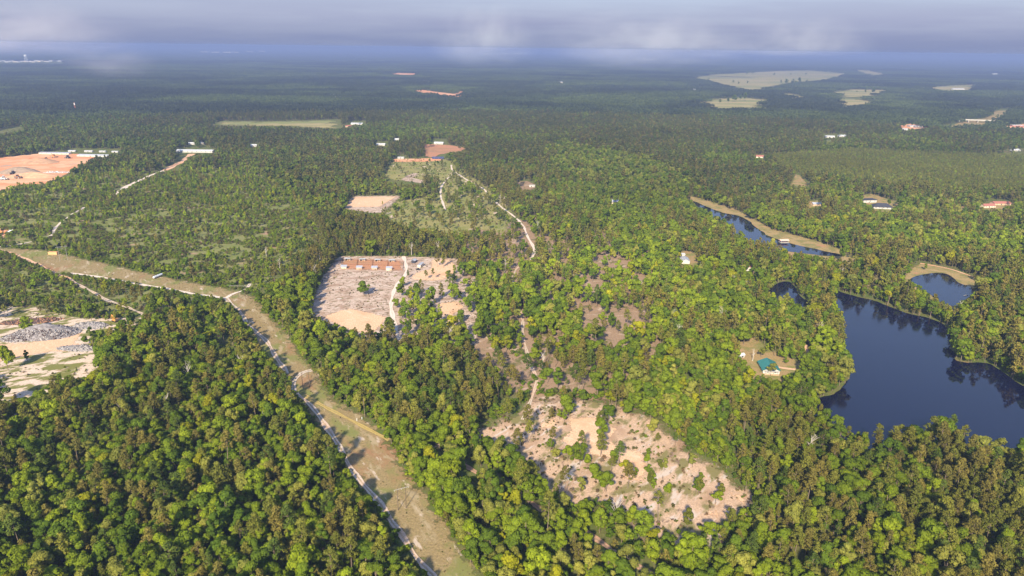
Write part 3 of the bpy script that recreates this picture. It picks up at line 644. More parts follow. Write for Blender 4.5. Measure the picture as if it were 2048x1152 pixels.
def broad_crown(seed, R, z0, z1, lobes, per, leaf, flat=1.0, gap=0.0):
    r = np.random.default_rng(seed); parts = []; C = []; RR = []
    zc = (z0+z1)/2; hz = (z1-z0)/2; ax = r.uniform(0.82, 1.22)
    for k in range(lobes):
        a = r.random()*6.283+k*2.4; u = math.sqrt((k+0.5)/lobes); w = r.uniform(-1, 1)
        e = math.sqrt(max(0.08, 1-(w*0.85)**2))
        C.append((math.cos(a)*R*0.78*u*e*ax, math.sin(a)*R*0.78*u*e/ax, zc+w*hz*0.78)); RR.append(R*r.uniform(0.20, 0.50))
    C.append((0, 0, z1-R*0.45)); RR.append(R*0.42)
    C = np.array(C); RR = np.array(RR)
    for c, q in zip(C, RR):
        if r.random() < gap: continue
        n = int(per*(q/(R*0.36))**2)
        d = dirs(n, r, 0.35); P = c+d*np.array([1, 1, 0.82*flat])*q*(0.72+0.42*r.random((n, 1)))
        inside = np.zeros(n, bool)
        for c2, q2 in zip(C, RR):
            if c2 is not c: inside |= np.linalg.norm((P-c2)/np.array([1, 1, 0.82*flat]), axis=1) < q2*0.62
        P = P[~inside]; d = d[~inside]
        if len(P): parts.append(cards(P, d*1.0+r.normal(size=P.shape)*0.27+np.array([0, 0, 0.12]), leaf, r))
    return merge(parts), C, RR
def trunk_broad(seed, h, C, rad=0.22):
    r = np.random.default_rng(seed+77); parts = []
    top = (r.normal()*0.3, r.normal()*0.3, h*0.72)
    parts.append(tube_np((0, 0, -0.3), (top[0]*0.4, top[1]*0.4, h*0.4), rad, rad*0.72, 6)); parts.append(tube_np((top[0]*0.4, top[1]*0.4, h*0.4), top, rad*0.72, rad*0.35, 6))
    for c in C[::2]:
        f = r.uniform(0.35, 0.6)
        parts.append(tube_np((top[0]*f, top[1]*f, h*f*0.8), c, rad*0.38, rad*0.12, 4))
    return merge(parts)
def pine_crown(seed, h, R, start, clumps, per, leaf):
    r = np.random.default_rng(seed); parts = []; C = []
    for k in range(clumps):
        f = (k+r.random())/clumps
        z = h*(start+(1-start)*f); prof = (math.sin(min(1, f*1.0+0.12)*math.pi*0.92)**0.7)*(1-0.35*f)
        rad = R*prof*r.uniform(0.45, 1.0); a = r.random()*6.283
        c = np.array([math.cos(a)*rad, math.sin(a)*rad, z]); C.append(c)
        q = R*r.uniform(0.26, 0.42)
        n = per; d = dirs(n, r, 0.5)
        P = c+d*np.array([1, 1, 0.55])*q*(0.55+0.5*r.random((n, 1)))
        parts.append(cards(P, d+r.normal(size=P.shape)*0.55+np.array([0, 0, 0.3]), leaf, r, 0.5))
    n = per; d = dirs(n, r, 0.8); P = np.array([0, 0, h*0.985])+d*R*0.26
    parts.append(cards(P, d, leaf, r, 0.5))
    return merge(parts), np.array(C)
def trunk_pine(seed, h, C, rad=0.2):
    parts = [tube_np((0, 0, -0.3), (0, 0, h*0.5), rad, rad*0.7, 6), tube_np((0, 0, h*0.5), (0.1, 0, h*0.97), rad*0.7, rad*0.15, 6)]
    for c in C[::2]:
        parts.append(tube_np((0, 0, max(c[2]-0.8, 1)), c, 0.07, 0.03, 3))
    return merge(parts)
def two_mat(name, cr, tr, mleaf, mbark):
    (V, Q) = merge([cr, tr]); me = mesh_np(name, V, Q)
    me.materials.append(mleaf); me.materials.append(mbark)
    me.polygons.foreach_set('material_index', np.concatenate([np.zeros(len(cr[1]), np.int32), np.ones(len(tr[1]), np.int32)])); me.update()
    return me

BROAD_SPEC = [  # crown radius, crown bottom, top, lobes, flatness, gaps
    (4.3, 3.2, 12.6, 15, 1.0, 0.0), (3.6, 3.0, 13.6, 14, 1.1, 0.0), (5.0, 3.8, 12.2, 18, 0.85, 0.06), (4.0, 3.4, 11.2, 13, 1.0, 0.12), (4.6, 5.0, 13.4, 12, 0.7, 0.2), (3.1, 2.6, 14.6, 13, 1.1, 0.0),
    (5.3, 4.0, 14.4, 20, 0.9, 0.12), (2.5, 2.0, 9.6, 9, 1.0, 0.05), (4.2, 4.6, 15.6, 15, 1.15, 0.18), (3.7, 5.6, 12.2, 10, 0.6, 0.35)]
PINE_SPEC = [(17.0, 3.9, 0.46, 34), (18.5, 3.5, 0.54, 30), (16.0, 4.2, 0.40, 38), (17.0, 3.3, 0.34, 40), (20.5, 3.7, 0.60, 24), (13.5, 3.5, 0.30, 32)]
broad_parts = []; pine_parts = []; SRC = {}
src_col = {k: bpy.data.collections.new('tree_kinds_'+k) for k in ('broad', 'pine', 'shrub', 'tile')}
def source(kind, idx, me):
    o = bpy.data.objects.new('%s_%02d' % (kind, idx), me); src_col[kind].objects.link(o)
for i, (R, a, b, lo, fl, gp) in enumerate(BROAD_SPEC):
    (cr, C, RR) = broad_crown(100+i, R, a, b, lo, 150, 0.46, fl, gp); tr = trunk_broad(100+i, b, C)
    broad_parts.append((mesh_np('crown', *cr, M_leaf), mesh_np('trunk', *tr, M_bark)))
    source('broad', i, two_mat('broadleaf_near', cr, tr, M_leaf, M_bark))
for i, (R, a, b, lo, fl, gp) in enumerate(BROAD_SPEC):
    (cr, C, RR) = broad_crown(100+i, R, a, b, lo, 34, 0.92, fl, gp); tr = trunk_broad(100+i, b, C)
    source('broad', len(BROAD_SPEC)+i, two_mat('broadleaf_mid', cr, tr, M_leaf, M_bark))
for i, (R, a, b, lo, fl, gp) in enumerate(BROAD_SPEC):
    (cr, C, RR) = broad_crown(100+i, R, a, b, max(6, lo//2), 17, 1.5, fl, 0); tr = tube_np((0, 0, 0), (0, 0, b*0.6), 0.25, 0.15, 3)
    source('broad', 2*len(BROAD_SPEC)+i, two_mat('broadleaf_far', cr, tr, M_leaf, M_bark))
for i, (h, R, st, cl) in enumerate(PINE_SPEC):
    cr, C = pine_crown(200+i, h, R, st, cl, 34, 0.42); tr = trunk_pine(200+i, h, C)
    pine_parts.append((mesh_np('crown', *cr, M_needle), mesh_np('trunk', *tr, M_bark)))
    source('pine', i, two_mat('pine_near', cr, tr, M_needle, M_bark))
for i, (h, R, st, cl) in enumerate(PINE_SPEC):
    cr, C = pine_crown(200+i, h, R, st, cl*2//3, 12, 0.78); tr = trunk_pine(200+i, h, C[:6])
    source('pine', len(PINE_SPEC)+i, two_mat('pine_mid', cr, tr, M_needle, M_bark))
for i, (h, R, st, cl) in enumerate(PINE_SPEC):
    cr, C = pine_crown(200+i, h, R*1.05, st, 14, 6, 1.3); tr = tube_np((0, 0, 0), (0, 0, h*0.9), 0.25, 0.1, 3)
    source('pine', 2*len(PINE_SPEC)+i, two_mat('pine_far', cr, tr, M_needle, M_bark))
shrub_parts = []
for i in range(4):
    (cr, C, RR) = broad_crown(300+i, 1.5+0.25*i, 0.15, 2.2+0.4*i, 7, 40, 0.33, 0.9, 0.1)
    tr = merge([tube_np((0, 0, -0.1), c*0.8, 0.05, 0.02, 3) for c in C[:4]])
    shrub_parts.append((mesh_np('foliage', *cr, M_leaf), mesh_np('stem', *tr, M_bark)))
    source('shrub', i, two_mat('shrub', cr, tr, M_leaf, M_bark))
# ------------------------------------------------------------------ where trees stand
def lin(*c): return np.array(c, float)
BT = {'bright green': lin(0.125, 0.168, 0.024), 'leaf green': lin(0.095, 0.136, 0.024), 'deep green': lin(0.066, 0.106, 0.024),
      'yellow-green': lin(0.165, 0.178, 0.022), 'pale grey-green': lin(0.148, 0.160, 0.066)}
PT = {'olive': lin(0.112, 0.115, 0.034), 'brownish olive': lin(0.120, 0.104, 0.042), 'dark green': lin(0.066, 0.090, 0.028)}
for _k in BT: BT[_k] = BT[_k]*np.array([1.56, 1.48, 0.70])
for _k in PT: PT[_k] = PT[_k]*np.array([1.36, 1.38, 0.82])
BN = list(BT); PN = list(PT)
def scatter(x0, x1, y0, y1, s, jit=0.42):
    xs = np.arange(x0, x1, s); ys = np.arange(y0, y1, s)
    X, Y = np.meshgrid(xs, ys); X = X+(np.arange(len(ys)) % 2)[:, None]*s*0.5
    X = X.ravel()+rng.uniform(-jit, jit, X.size)*s; Y = Y.ravel()+rng.uniform(-jit, jit, Y.size)*s
    return X, Y
def frame_filter(X, Y, mx=220, bottom=1330, top=0):
    px, py = proj(X, Y, 0.0)
    m = (px > -mx) & (px < 2048+mx) & (py < bottom) & (py > top)
    return X[m], Y[m]
water_world = [lake_pts, up_pts, pond_pts, tiny_pts]
def keep_prob(X, Y, h, r):
    """share of trees that may stand here, from the outlines of the clearings, roads and water"""
    keep = np.ones(X.shape)
    dist = np.hypot(X, Y)
    ja = 9.0*F/np.hypot(dist, H); jx = (fnoise(X/8, Y/8, 51)-0.5)*ja; jy = (fnoise(X/8, Y/8, 55)-0.5)*ja*0.5
    for hh, side in ((0, 0), (0.55, -0.28), (0.55, 0.28), (0.9, 0)):
        px, py = proj(X+side*r, Y, h*hh); px = px+jx; py = py+jy
        for poly, k in MASK:
            m = in_poly(px, py, poly); keep[m] = np.minimum(keep[m], k)
        if hh in (0, 0.55):
            wpx = F/np.hypot(dist, H)
            for pts, hw, ppts, vis in ROADS:
                if not vis: continue
                b = np.array(ppts)
                q = (px > b[:, 0].min()-25) & (px < b[:, 0].max()+25) & (py > b[:, 1].min()-25) & (py < b[:, 1].max()+25)
                if q.any():
                    d = dist_line(px[q], py[q], ppts); idx = np.where(q)[0]
                    hit = idx[d < (hw+0.25*r[q])*wpx[q]*0.8+0.6]; keep[hit] = np.minimum(keep[hit], 0.06)
    for w in water_world:
        keep[in_poly(X, Y, w)] = 0
    for pts, hw, ppts, vis in ROADS:
        b = np.array(pts)
        q = (X > b[:, 0].min()-9) & (X < b[:, 0].max()+9) & (Y > b[:, 1].min()-9) & (Y < b[:, 1].max()+9)
        if q.any():
            idx = np.where(q)[0]; hit = idx[dist_line(X[q], Y[q], pts) < hw+1.0]; keep[hit] = 0
    return keep
Z_PLANT = [(1540,312),(1700,300),(2100,316),(2100,388),(1860,392),(1740,372),(1560,352)]
Z_RIDGE = [(1080,310),(1130,292),(1200,296),(1290,322),(1400,372),(1340,402),(1240,380),(1130,360)]
Z_LAKER = [(1700,470),(1760,500),(2100,540),(2100,790),(2030,760),(1900,690),(1880,640),(1700,590),(1660,560),(1660,490)]
Z_LOWR = [(1330,850),(1600,800),(1760,860),(2100,880),(2100,1300),(1600,1300),(1420,1080),(1520,1010)]
Z_DARK = [(1180,230),(1420,240),(1400,330),(1560,400),(1480,430),(1300,330),(1150,300)]
Z_BRIGHT = [(850,1300),(780,890),(860,850),(1000,880),(1120,1000),(1300,1090),(1500,1130),(1620,1300)]
def classify(X, Y):
    """pine share, size and colour weights from stands of trees"""
    n = len(X); px, py = proj(X, Y, 0.0); dist = np.hypot(X, Y)
    pine = np.clip((fnoise(X/110, Y/110, 21)-0.38)*3.2, 0.06, 0.92)
    near = py > 640
    pine = np.where(near & (px < 900), 0.30+0.9*(fnoise(X/45, Y/45, 5)-0.42), pine)
    far = np.clip((380-py)/160, 0, 1); pine = pine*(1-far)+far*np.clip((fnoise(X/300, Y/300, 31)-0.33)*4.5, 0.12, 0.95)
    size = 0.80+0.40*fnoise(X/60, Y/60, 7)
    dark = far*0.9
    olive = np.full(n, 0.45); pale = np.full(n, 0.12)
    for poly, f in ((Z_PLANT, 'plant'), (Z_RIDGE, 'ridge'), (Z_LAKER, 'laker'), (Z_LOWR, 'lowr'), (Z_DARK, 'dark'), (Z_BRIGHT, 'bright')):
        m = in_poly(px, py, poly)
        if f == 'plant': pine[m] = 0.9; size[m] = 0.5; dark[m] = 0.0; olive[m] = 0.95
        if f == 'ridge': pine[m] = 0.05; size[m] = 1.25; dark[m] = 0; pale[m] = 0.75
        if f == 'laker': pine[m] = 0.62; olive[m] = 0.35; size[m] = 1.12
        if f == 'lowr': pine[m] = 0.56+0.8*(fnoise(X[m]/40, Y[m]/40, 3)-0.45); olive[m] = 0.5
        if f == 'dark': pine[m] = 0.8; dark[m] = np.maximum(dark[m], 0.55); olive[m] = 0.3
        if f == 'bright': pine[m] = 0.10; pale[m] = 0.2
    for poly in (YOUNG, YOUNG2):
        m = in_poly(px, py, poly); size[m] = 0.38+0.30*fnoise(X[m]/30, Y[m]/30, 9); pine[m] = 0.22; dark[m] = 0
        size[m & (py < 420)] += 0.08
    return np.clip(pine, 0.02, 0.97), size, dark, olive, pale
def build_points(X, Y, s0=1.0, thin=1.0):
    n = len(X); pine, size, dark, olive, pale = classify(X, Y)
    isp = rng.random(n) < pine
    sc = size*rng.uniform(0.62, 1.28, n)*s0
    px, py = proj(X, Y, 0.0)
    young = in_poly(px, py, YOUNG) | in_poly(px, py, YOUNG2)
    nb = len(BROAD_SPEC); npn = len(PINE_SPEC)
    kb = rng.integers(0, nb, n); kp = rng.integers(0, npn, n)
    kb = np.where(young & (rng.random(n) < 0.7), 5, kb)
    hB = np.array([s[2] for s in BROAD_SPEC])[kb]; hP = np.array([s[0] for s in PINE_SPEC])[kp]
    rB = np.array([s[0] for s in BROAD_SPEC])[kb]; rP = np.array([s[1] for s in PINE_SPEC])[kp]
    sc = np.where(isp, sc*0.92, sc); h = np.where(isp, hP, hB)*sc; r = np.where(isp, rP, rB)*sc
    k = keep_prob(X, Y, h, r)
    mid = in_poly(px, py, MID); k = np.where(mid, k*np.clip(1.55-1.9*fnoise(X/26, Y/26, 13), 0.18, 1.0), k)
    cl = np.clip((fnoise(X/24, Y/24, 17)-0.30)*4.2, 0.15, 2.4); k = np.where(young, np.minimum(1, k*cl*np.where(py < 425, 1.7, 1.0)), k)
    k = (k if s0 == 1.0 else k**1.9)*thin; ok = rng.random(n) < k
    # colour
    u = rng.random(n); ci = np.full(n, 1)
    wts = np.stack([0.27-0.1*pale, np.full(n, 0.36), np.full(n, 0.22), np.full(n, 0.04), 0.08+pale*0.6], 1)
    wts[:, 2] += dark*0.5; wts /= wts.sum(1, keepdims=True); cum = wts.cumsum(1)
    ci = (u[:, None] > cum).sum(1).clip(0, 4)
    pw = np.stack([olive, (1-olive)*0.75, 0.15+dark*1.6], 1); pw /= pw.sum(1, keepdims=True)
    cp = (u[:, None] > pw.cumsum(1)).sum(1).clip(0, 2)
    tb = np.array(list(BT.values()))[ci]; tp = np.array(list(PT.values()))[cp]
    tint = np.where(isp[:, None], tp, tb)*rng.uniform(0.86, 1.14, (n, 1))
    tint *= (0.9+0.22*fnoise(X/90, Y/90, 41))[:, None]; tint[young] *= 1.28
    fz = np.clip((520-py)/260, 0, 1)[:, None]*0.62       # distant stands read as one colour each
    sn = fnoise(X/170, Y/170, 43)[:, None]; stand = np.where(isp[:, None], lin(0.062, 0.076, 0.036)*(1-sn)+lin(0.096, 0.092, 0.040)*sn, lin(0.072, 0.116, 0.028)*(1-sn)+lin(0.128, 0.155, 0.042)*sn)
    tint = np.where(young[:, None], tint, tint*(1-fz)+stand*fz)*(0.74+0.54*fnoise(X/210, Y/210, 47))[:, None]
    tint[in_poly(px, py, Z_PLANT)] *= np.array([1.4, 1.45, 1.2])
    d = dict(x=X, y=Y, isp=isp, sc=sc, kb=kb, kp=kp, ci=ci, cp=cp, tint=tint, h=h, r=r, rz=rng.uniform(0, 6.283, n))
    return {a: b[ok] for a, b in d.items()}
X1, Y1 = scatter(-520, 520, 170, 720, 6.2); X1, Y1 = frame_filter(X1, Y1)
m = np.hypot(X1, Y1) < 620; X1, Y1 = X1[m], Y1[m]
X2, Y2 = scatter(-2200, 2200, 300, 2560, 7.2); X2, Y2 = frame_filter(X2, Y2, 120)
m = (np.hypot(X2, Y2) >= 620) & (np.hypot(X2, Y2) < 2500); X2, Y2 = X2[m], Y2[m]
T = build_points(np.concatenate([X1, X2]), np.concatenate([Y1, Y2]))
X4, Y4 = scatter(-1200, 1200, 170, 1250, 5.6); X4, Y4 = frame_filter(X4, Y4); m = np.hypot(X4, Y4) < 1150
T4 = build_points(X4[m], Y4[m], 0.56, 1.0)
X5, Y5 = scatter(300, 1500, 1100, 1700, 5.0); q5 = proj(X5, Y5, 0.0); m = in_poly(q5[0], q5[1], Z_PLANT)
T5 = build_points(X5[m], Y5[m], 0.8)
T = {k: np.concatenate([T[k], T4[k], T5[k]]) for k in T}
# ------------------------------------------------------------------ geometry-node mass of the trees past counting
def instancer(name, kind, pos, idx, rz, scl, tint, label, cat, tilt=0.05):
    n = len(pos)
    me = bpy.data.meshes.new(name); me.vertices.add(n); me.vertices.foreach_set('co', np.asarray(pos, np.float32).ravel())
    rot = np.stack([rng.normal(0, tilt, n), rng.normal(0, tilt, n), rz], 1)
    set_attr(me, 'rot', rot, 'FLOAT_VECTOR'); set_attr(me, 'scl', scl, 'FLOAT_VECTOR'); set_attr(me, 'idx', idx, 'INT')
    set_attr(me, 'tint', np.concatenate([tint, np.ones((n, 1))], 1), 'FLOAT_COLOR')
    o = link(name, me)
    ng = bpy.data.node_groups.new(name, 'GeometryNodeTree')
    ng.interface.new_socket('Geometry', in_out='INPUT', socket_type='NodeSocketGeometry'); ng.interface.new_socket('Geometry', in_out='OUTPUT', socket_type='NodeSocketGeometry')
    N = ng.nodes; L = ng.links
    gi = N.new('NodeGroupInput'); go = N.new('NodeGroupOutput'); ip = N.new('GeometryNodeInstanceOnPoints')
    ci = N.new('GeometryNodeCollectionInfo'); ci.inputs['Collection'].default_value = src_col[kind]
    ci.inputs['Separate Children'].default_value = True; ci.inputs['Reset Children'].default_value = True
    def attr(nm, dt):
        a = N.new('GeometryNodeInputNamedAttribute'); a.data_type = dt; a.inputs['Name'].default_value = nm
        return a.outputs[0]
    L.new(gi.outputs[0], ip.inputs['Points']); L.new(ci.outputs[0], ip.inputs['Instance']); ip.inputs['Pick Instance'].default_value = True
    L.new(attr('idx', 'INT'), ip.inputs['Instance Index'])
    rv = N.new('FunctionNodeEulerToRotation'); L.new(attr('rot', 'FLOAT_VECTOR'), rv.inputs[0]); L.new(rv.outputs[0], ip.inputs['Rotation'])
    L.new(attr('scl', 'FLOAT_VECTOR'), ip.inputs['Scale']); L.new(ip.outputs[0], go.inputs[0])
    md = o.modifiers.new('scatter', 'NODES'); md.node_group = ng
    return tag(o, label, cat, kind='stuff')
px, py = proj(T['x'], T['y'], T['h']*0.5); dist = np.hypot(T['x'], T['y'])
inview = (px > 8) & (px < 2040) & (py < 1146); dist_T = dist; inview_T = inview
indiv = np.zeros(len(px), bool)
for sel in (T['isp'], ~T['isp']):
    c = np.where(sel & inview)[0]; c = c[T['sc'][c] > 0.55]; c = c[np.argsort(dist[c])][:300]; indiv[c] = True
def ordinal(n):
    base = ['', 'first', 'second', 'third', 'fourth', 'fifth', 'sixth', 'seventh', 'eighth', 'ninth', 'tenth', 'eleventh', 'twelfth', 'thirteenth', 'fourteenth', 'fifteenth', 'sixteenth', 'seventeenth', 'eighteenth', 'nineteenth']
    tens = ['', '', 'twenty', 'thirty', 'forty', 'fifty', 'sixty', 'seventy', 'eighty', 'ninety']
    if n < 20: return base[n]
    if n < 100: return tens[n//10].replace('y', 'ieth') if n % 10 == 0 else tens[n//10]+'-'+base[n % 10]
    return 'hundredth' if n == 100 else 'hundred-and-'+ordinal(n-100)
I = np.where(indiv)[0]
pole_at = G(804, 1017); counts = {}
def woods(i):
    a, b = proj(T['x'][i:i+1], T['y'][i:i+1], 0.0); a = a[0]; b = b[0]
    edge = 690+(b-900)*0.72
    return 'left of the strip' if a < edge else ('between strip and trail' if a < 1090+(b-1010)*1.55 and b > 900 else ('beyond the trail' if a < 1500 else 'below the lake'))
order = sorted(I, key=lambda i: math.hypot(T['x'][i]-pole_at.x, T['y'][i]-pole_at.y))
for i in order:
    isp = bool(T['isp'][i]); colr = PN[T['cp'][i]] if isp else BN[T['ci'][i]]; z = woods(i)
    key = (isp, colr, z); counts[key] = counts.get(key, 0)+1
    lab = '%s %s %s, %s of its colour from the twin poles' % (colr, 'pine' if isp else 'broadleaf tree', z, ordinal(counts[key]))
    t = empty('pine_tree' if isp else 'broadleaf_tree', (T['x'][i], T['y'][i], 0), float(T['rz'][i]))
    s = float(T['sc'][i]); t.scale = (s, s, s*random.uniform(0.9, 1.12)); t.rotation_euler = (random.gauss(0, 0.03), random.gauss(0, 0.03), float(T['rz'][i]))
    tag(t, lab, 'pine tree' if isp else 'tree', 'pine trees of the near woods' if isp else 'broadleaf trees of the near woods')
    cm, tm = pine_parts[T['kp'][i]] if isp else broad_parts[T['kb'][i]]
    c = link('crown', cm, t); c['tint'] = [float(v) for v in T['tint'][i]]+[1.0]
    link('trunk', tm, t)
for isp in (False, True):
    s = (T['isp'] == isp) & ~indiv
    d = dist[s]; lod = np.where(d < 520, 0, np.where(d < 1150, 1, 2))
    nk = len(PINE_SPEC) if isp else len(BROAD_SPEC)
    idx = (T['kp'][s] if isp else T['kb'][s]) + lod*nk
    sc = T['sc'][s]; scl = np.stack([sc, sc, sc*rng.uniform(0.88, 1.14, s.sum())], 1)
    pos = np.stack([T['x'][s], T['y'][s], np.zeros(s.sum())], 1)
    instancer('pine_forest' if isp else 'broadleaf_forest', 'pine' if isp else 'broad', pos, idx, T['rz'][s], scl, T['tint'][s],
              'olive and dark pines filling the woods out to the far distance' if isp else 'green broadleaf woods covering the middle distance', 'forest')
print('trees', len(T['x']), 'individual', indiv.sum())
# undergrowth: low brush in the clearings and under the wood edges
def brush(polys, step, prob, smin, smax, cols):
    out = []
    for poly in polys:
        W = np.array([G2(*p) for p in poly]); X, Y = scatter(W[:, 0].min(), W[:, 0].max(), W[:, 1].min(), W[:, 1].max(), step)
        m = in_poly(X, Y, [tuple(w) for w in W]) & (rng.random(X.size) < prob*np.clip(2.6*(fnoise(X/16, Y/16, 61)-0.30), 0, 1))
        X, Y = X[m], Y[m]
        for pts, hw, pp, vis in ROADS:
            k = dist_line(X, Y, pts) > hw+0.6; X, Y = X[k], Y[k]
        for w in water_world:
            k = ~in_poly(X, Y, w); X, Y = X[k], Y[k]
        n = len(X); c = np.array([cols[j] for j in rng.integers(0, len(cols), n)]) if n else np.zeros((0, 3))
        s = rng.uniform(smin, smax, n)
        out.append((X, Y, s, c*rng.uniform(0.8, 1.2, (n, 1))))
    return out
U = []
gcols = [BT['leaf green'], BT['bright green'], BT['deep green'], lin(0.13, 0.14, 0.04), lin(0.12, 0.10, 0.045)]
ycols = [BT['leaf green'], BT['bright green'], lin(0.15, 0.17, 0.04), lin(0.14, 0.15, 0.045), lin(0.13, 0.11, 0.05)]
U += brush([YOUNG], 2.9, 1.0, 0.5, 1.4, ycols); U += brush([YOUNG2], 2.5, 1.0, 0.45, 1.3, ycols)
U += brush([[(140,556),(246,568),(311,581),(400,596),(452,602),(480,640),(420,690),(360,660),(291,633),(212,600)]], 2.6, 0.8, 0.35, 1.0, gcols)
dry = [lin(0.16, 0.13, 0.06), lin(0.13, 0.125, 0.04), lin(0.19, 0.13, 0.08), lin(0.22, 0.16, 0.11)]
U += brush([KENNEL], 3.0, 0.38, 0.14, 0.42, dry); U += brush([HILL], 2.1, 0.40, 0.15, 0.7, dry+[BT['leaf green'], lin(0.17, 0.17, 0.06)])
U += brush([YARD], 2.6, 0.35, 0.15, 0.5, dry+gcols[:2]); U += brush([MEAD], 4.0, 0.5, 0.25, 0.8, gcols+dry)
U += brush([STRIP], 2.4, 0.22, 0.08, 0.26, dry)
# bushy edges of the clearings
for poly, sp in ((STRIP, 2.3), (HILL, 2.4), (KENNEL, 2.8)):
    W = [G2(*q) for q in poly]; A = np.array(W); X, Y = scatter(A[:, 0].min()-8, A[:, 0].max()+8, A[:, 1].min()-8, A[:, 1].max()+8, sp)
    d = dist_line(X, Y, W, True); ins = in_poly(X, Y, W); sdv = np.where(ins, d, -d)
    k = (sdv < 0.5) & (sdv > -9) & (rng.random(X.size) < 0.6)
    for pts, hw, pp, vis in ROADS: k &= dist_line(X, Y, pts) > hw+0.8
    X, Y = X[k], Y[k]; n = len(X)
    U.append((X, Y, rng.uniform(0.45, 1.5, n), np.array([gcols[j] for j in rng.integers(0, 4, n)])*rng.uniform(0.85, 1.2, (n, 1))))
# sandy fills stay free of brush
uX = np.concatenate([u[0] for u in U]); uY = np.concatenate([u[1] for u in U]); uS = np.concatenate([u[2] for u in U]); uC = np.concatenate([u[3] for u in U])
FILLS = [[(645,634),(678,621),(704,617),(745,626),(776,634),(765,650),(745,668),(711,664),(674,650)],[(862,519),(897,518),(914,531),(908,546),(889,559),(869,562),(823,560),(821,553),(837,543),(860,538)],
         [(1133,837),(1191,832),(1236,857),(1219,878),(1239,895),(1287,905),(1294,936),(1286,963),(1248,960),(1236,925),(1205,915),(1154,908),(1119,881),(1140,864)],[(678,514),(812,517),(812,545),(676,544)],
         [(-50,640),(20,640),(110,632),(200,640),(200,660),(168,670),(150,690),(196,694),(100,706),(0,726),(-50,735)]]
upx, upy = proj(uX, uY, 0.0); k = np.ones(len(uX), bool)
for f in FILLS: k &= ~in_poly(upx, upy, f)
uX, uY, uS, uC = uX[k], uY[k], uS[k], uC[k]
instancer('undergrowth', 'shrub', np.stack([uX, uY, np.zeros(len(uX))], 1), rng.integers(0, 4, len(uX)), rng.uniform(0, 6.28, len(uX)), np.stack([uS, uS, uS*rng.uniform(0.7, 1.1, len(uX))], 1), uC,
          'low brush and weeds scattered over the clearings', 'undergrowth')
print('brush', len(uX))
# far woods: each point a clump of some forty small tree crowns
TS = 46.0
for v in range(5):
    r = np.random.default_rng(900+v); parts = []
    n = 44
    X = r.uniform(-TS/2, TS/2, n); Y = r.uniform(-TS/2, TS/2, n)
    for x, y in zip(X, Y):
        hh = r.uniform(11, 18); R = r.uniform(2.6, 4.4); k = 9
        d = dirs(k, r, 0.5); P = np.array([x, y, hh-R])+d*np.array([R, R, R*1.3])*0.75
        parts.append(cards(P, d+r.normal(size=P.shape)*0.3, 2.0, r, 0.8))
    source('tile', v, mesh_np('far_trees', *merge(parts), M_needle))
X3, Y3 = scatter(-9500, 9500, 1600, 11600, TS*0.86, 0.3); X3, Y3 = frame_filter(X3, Y3, 90)
m = (np.hypot(X3, Y3) > 2490) & (np.hypot(X3, Y3) < 11500); X3, Y3 = X3[m], Y3[m]
px, py = proj(X3, Y3, 0.0); ok = np.ones(len(X3), bool)
for hh in (0.0, 13.0):
    px, py = proj(X3+(fnoise(X3/90, Y3/90, 57)-0.5)*150, Y3+(fnoise(X3/90, Y3/90, 59)-0.5)*150, hh)
    for poly, k in MASK: ok &= ~in_poly(px, py, poly)
for pts, hw, ppts, vis in ROADS: ok &= dist_line(X3, Y3, pts) > hw+TS*0.5
X3, Y3 = X3[ok], Y3[ok]; n3 = len(X3)
st = fnoise(X3/420, Y3/420, 71); tt = np.where((st > 0.56)[:, None], lin(0.078, 0.106, 0.036), np.where((st > 0.42)[:, None], lin(0.054, 0.074, 0.032), lin(0.042, 0.056, 0.028)))*(0.66+0.7*fnoise(X3/800, Y3/420, 73))[:, None]*rng.uniform(0.85, 1.15, (n3, 1))
hs = 0.8+0.5*fnoise(X3/260, Y3/260, 81)
instancer('far_woods', 'tile', np.stack([X3, Y3, np.zeros(n3)], 1), rng.integers(0, 5, n3), rng.integers(0, 4, n3)*math.pi/2, np.stack([np.ones(n3)*1.02, np.ones(n3)*1.02, hs], 1), tt,
          'dark unbroken pine country reaching toward the horizon', 'forest', 0.0)
# lone dark tree clumps in the far hay fields
# beyond eleven kilometres the canopy is one rolling mass
rr = np.geomspace(10800, 39500, 60); aa = np.linspace(math.radians(-50), math.radians(50), 260)
RRg, AA = np.meshgrid(rr, aa, indexing='ij'); X = RRg*np.sin(AA); Y = RRg*np.cos(AA)
Zc = 9+14*fnoise(X/700, Y/260, 91)+7*vnoise(X/150, Y/120, 92)
V = np.stack([X.ravel(), Y.ravel(), Zc.ravel()], 1); na = len(aa); i = (np.arange((len(rr)-1)*na).reshape(-1, na)[:, :-1]).ravel()
M_canopy = ground_mat('far_canopy', (0.050, 0.066, 0.028), [((0.075, 0.095, 0.034), 0.0022, 0.5, 0.62, (2, 1, 1), 0, 5.0), ((0.035, 0.048, 0.022), 0.008, 0.5, 0.6, None, 0, 4.0)], None, 0.4)
tag(link('horizon_woods', mesh_np('horizon_woods', V, np.stack([i, i+na, i+na+1, i+1], 1), M_canopy)), 'hazy blue rolling woods along the horizon', 'forest', kind='stuff')

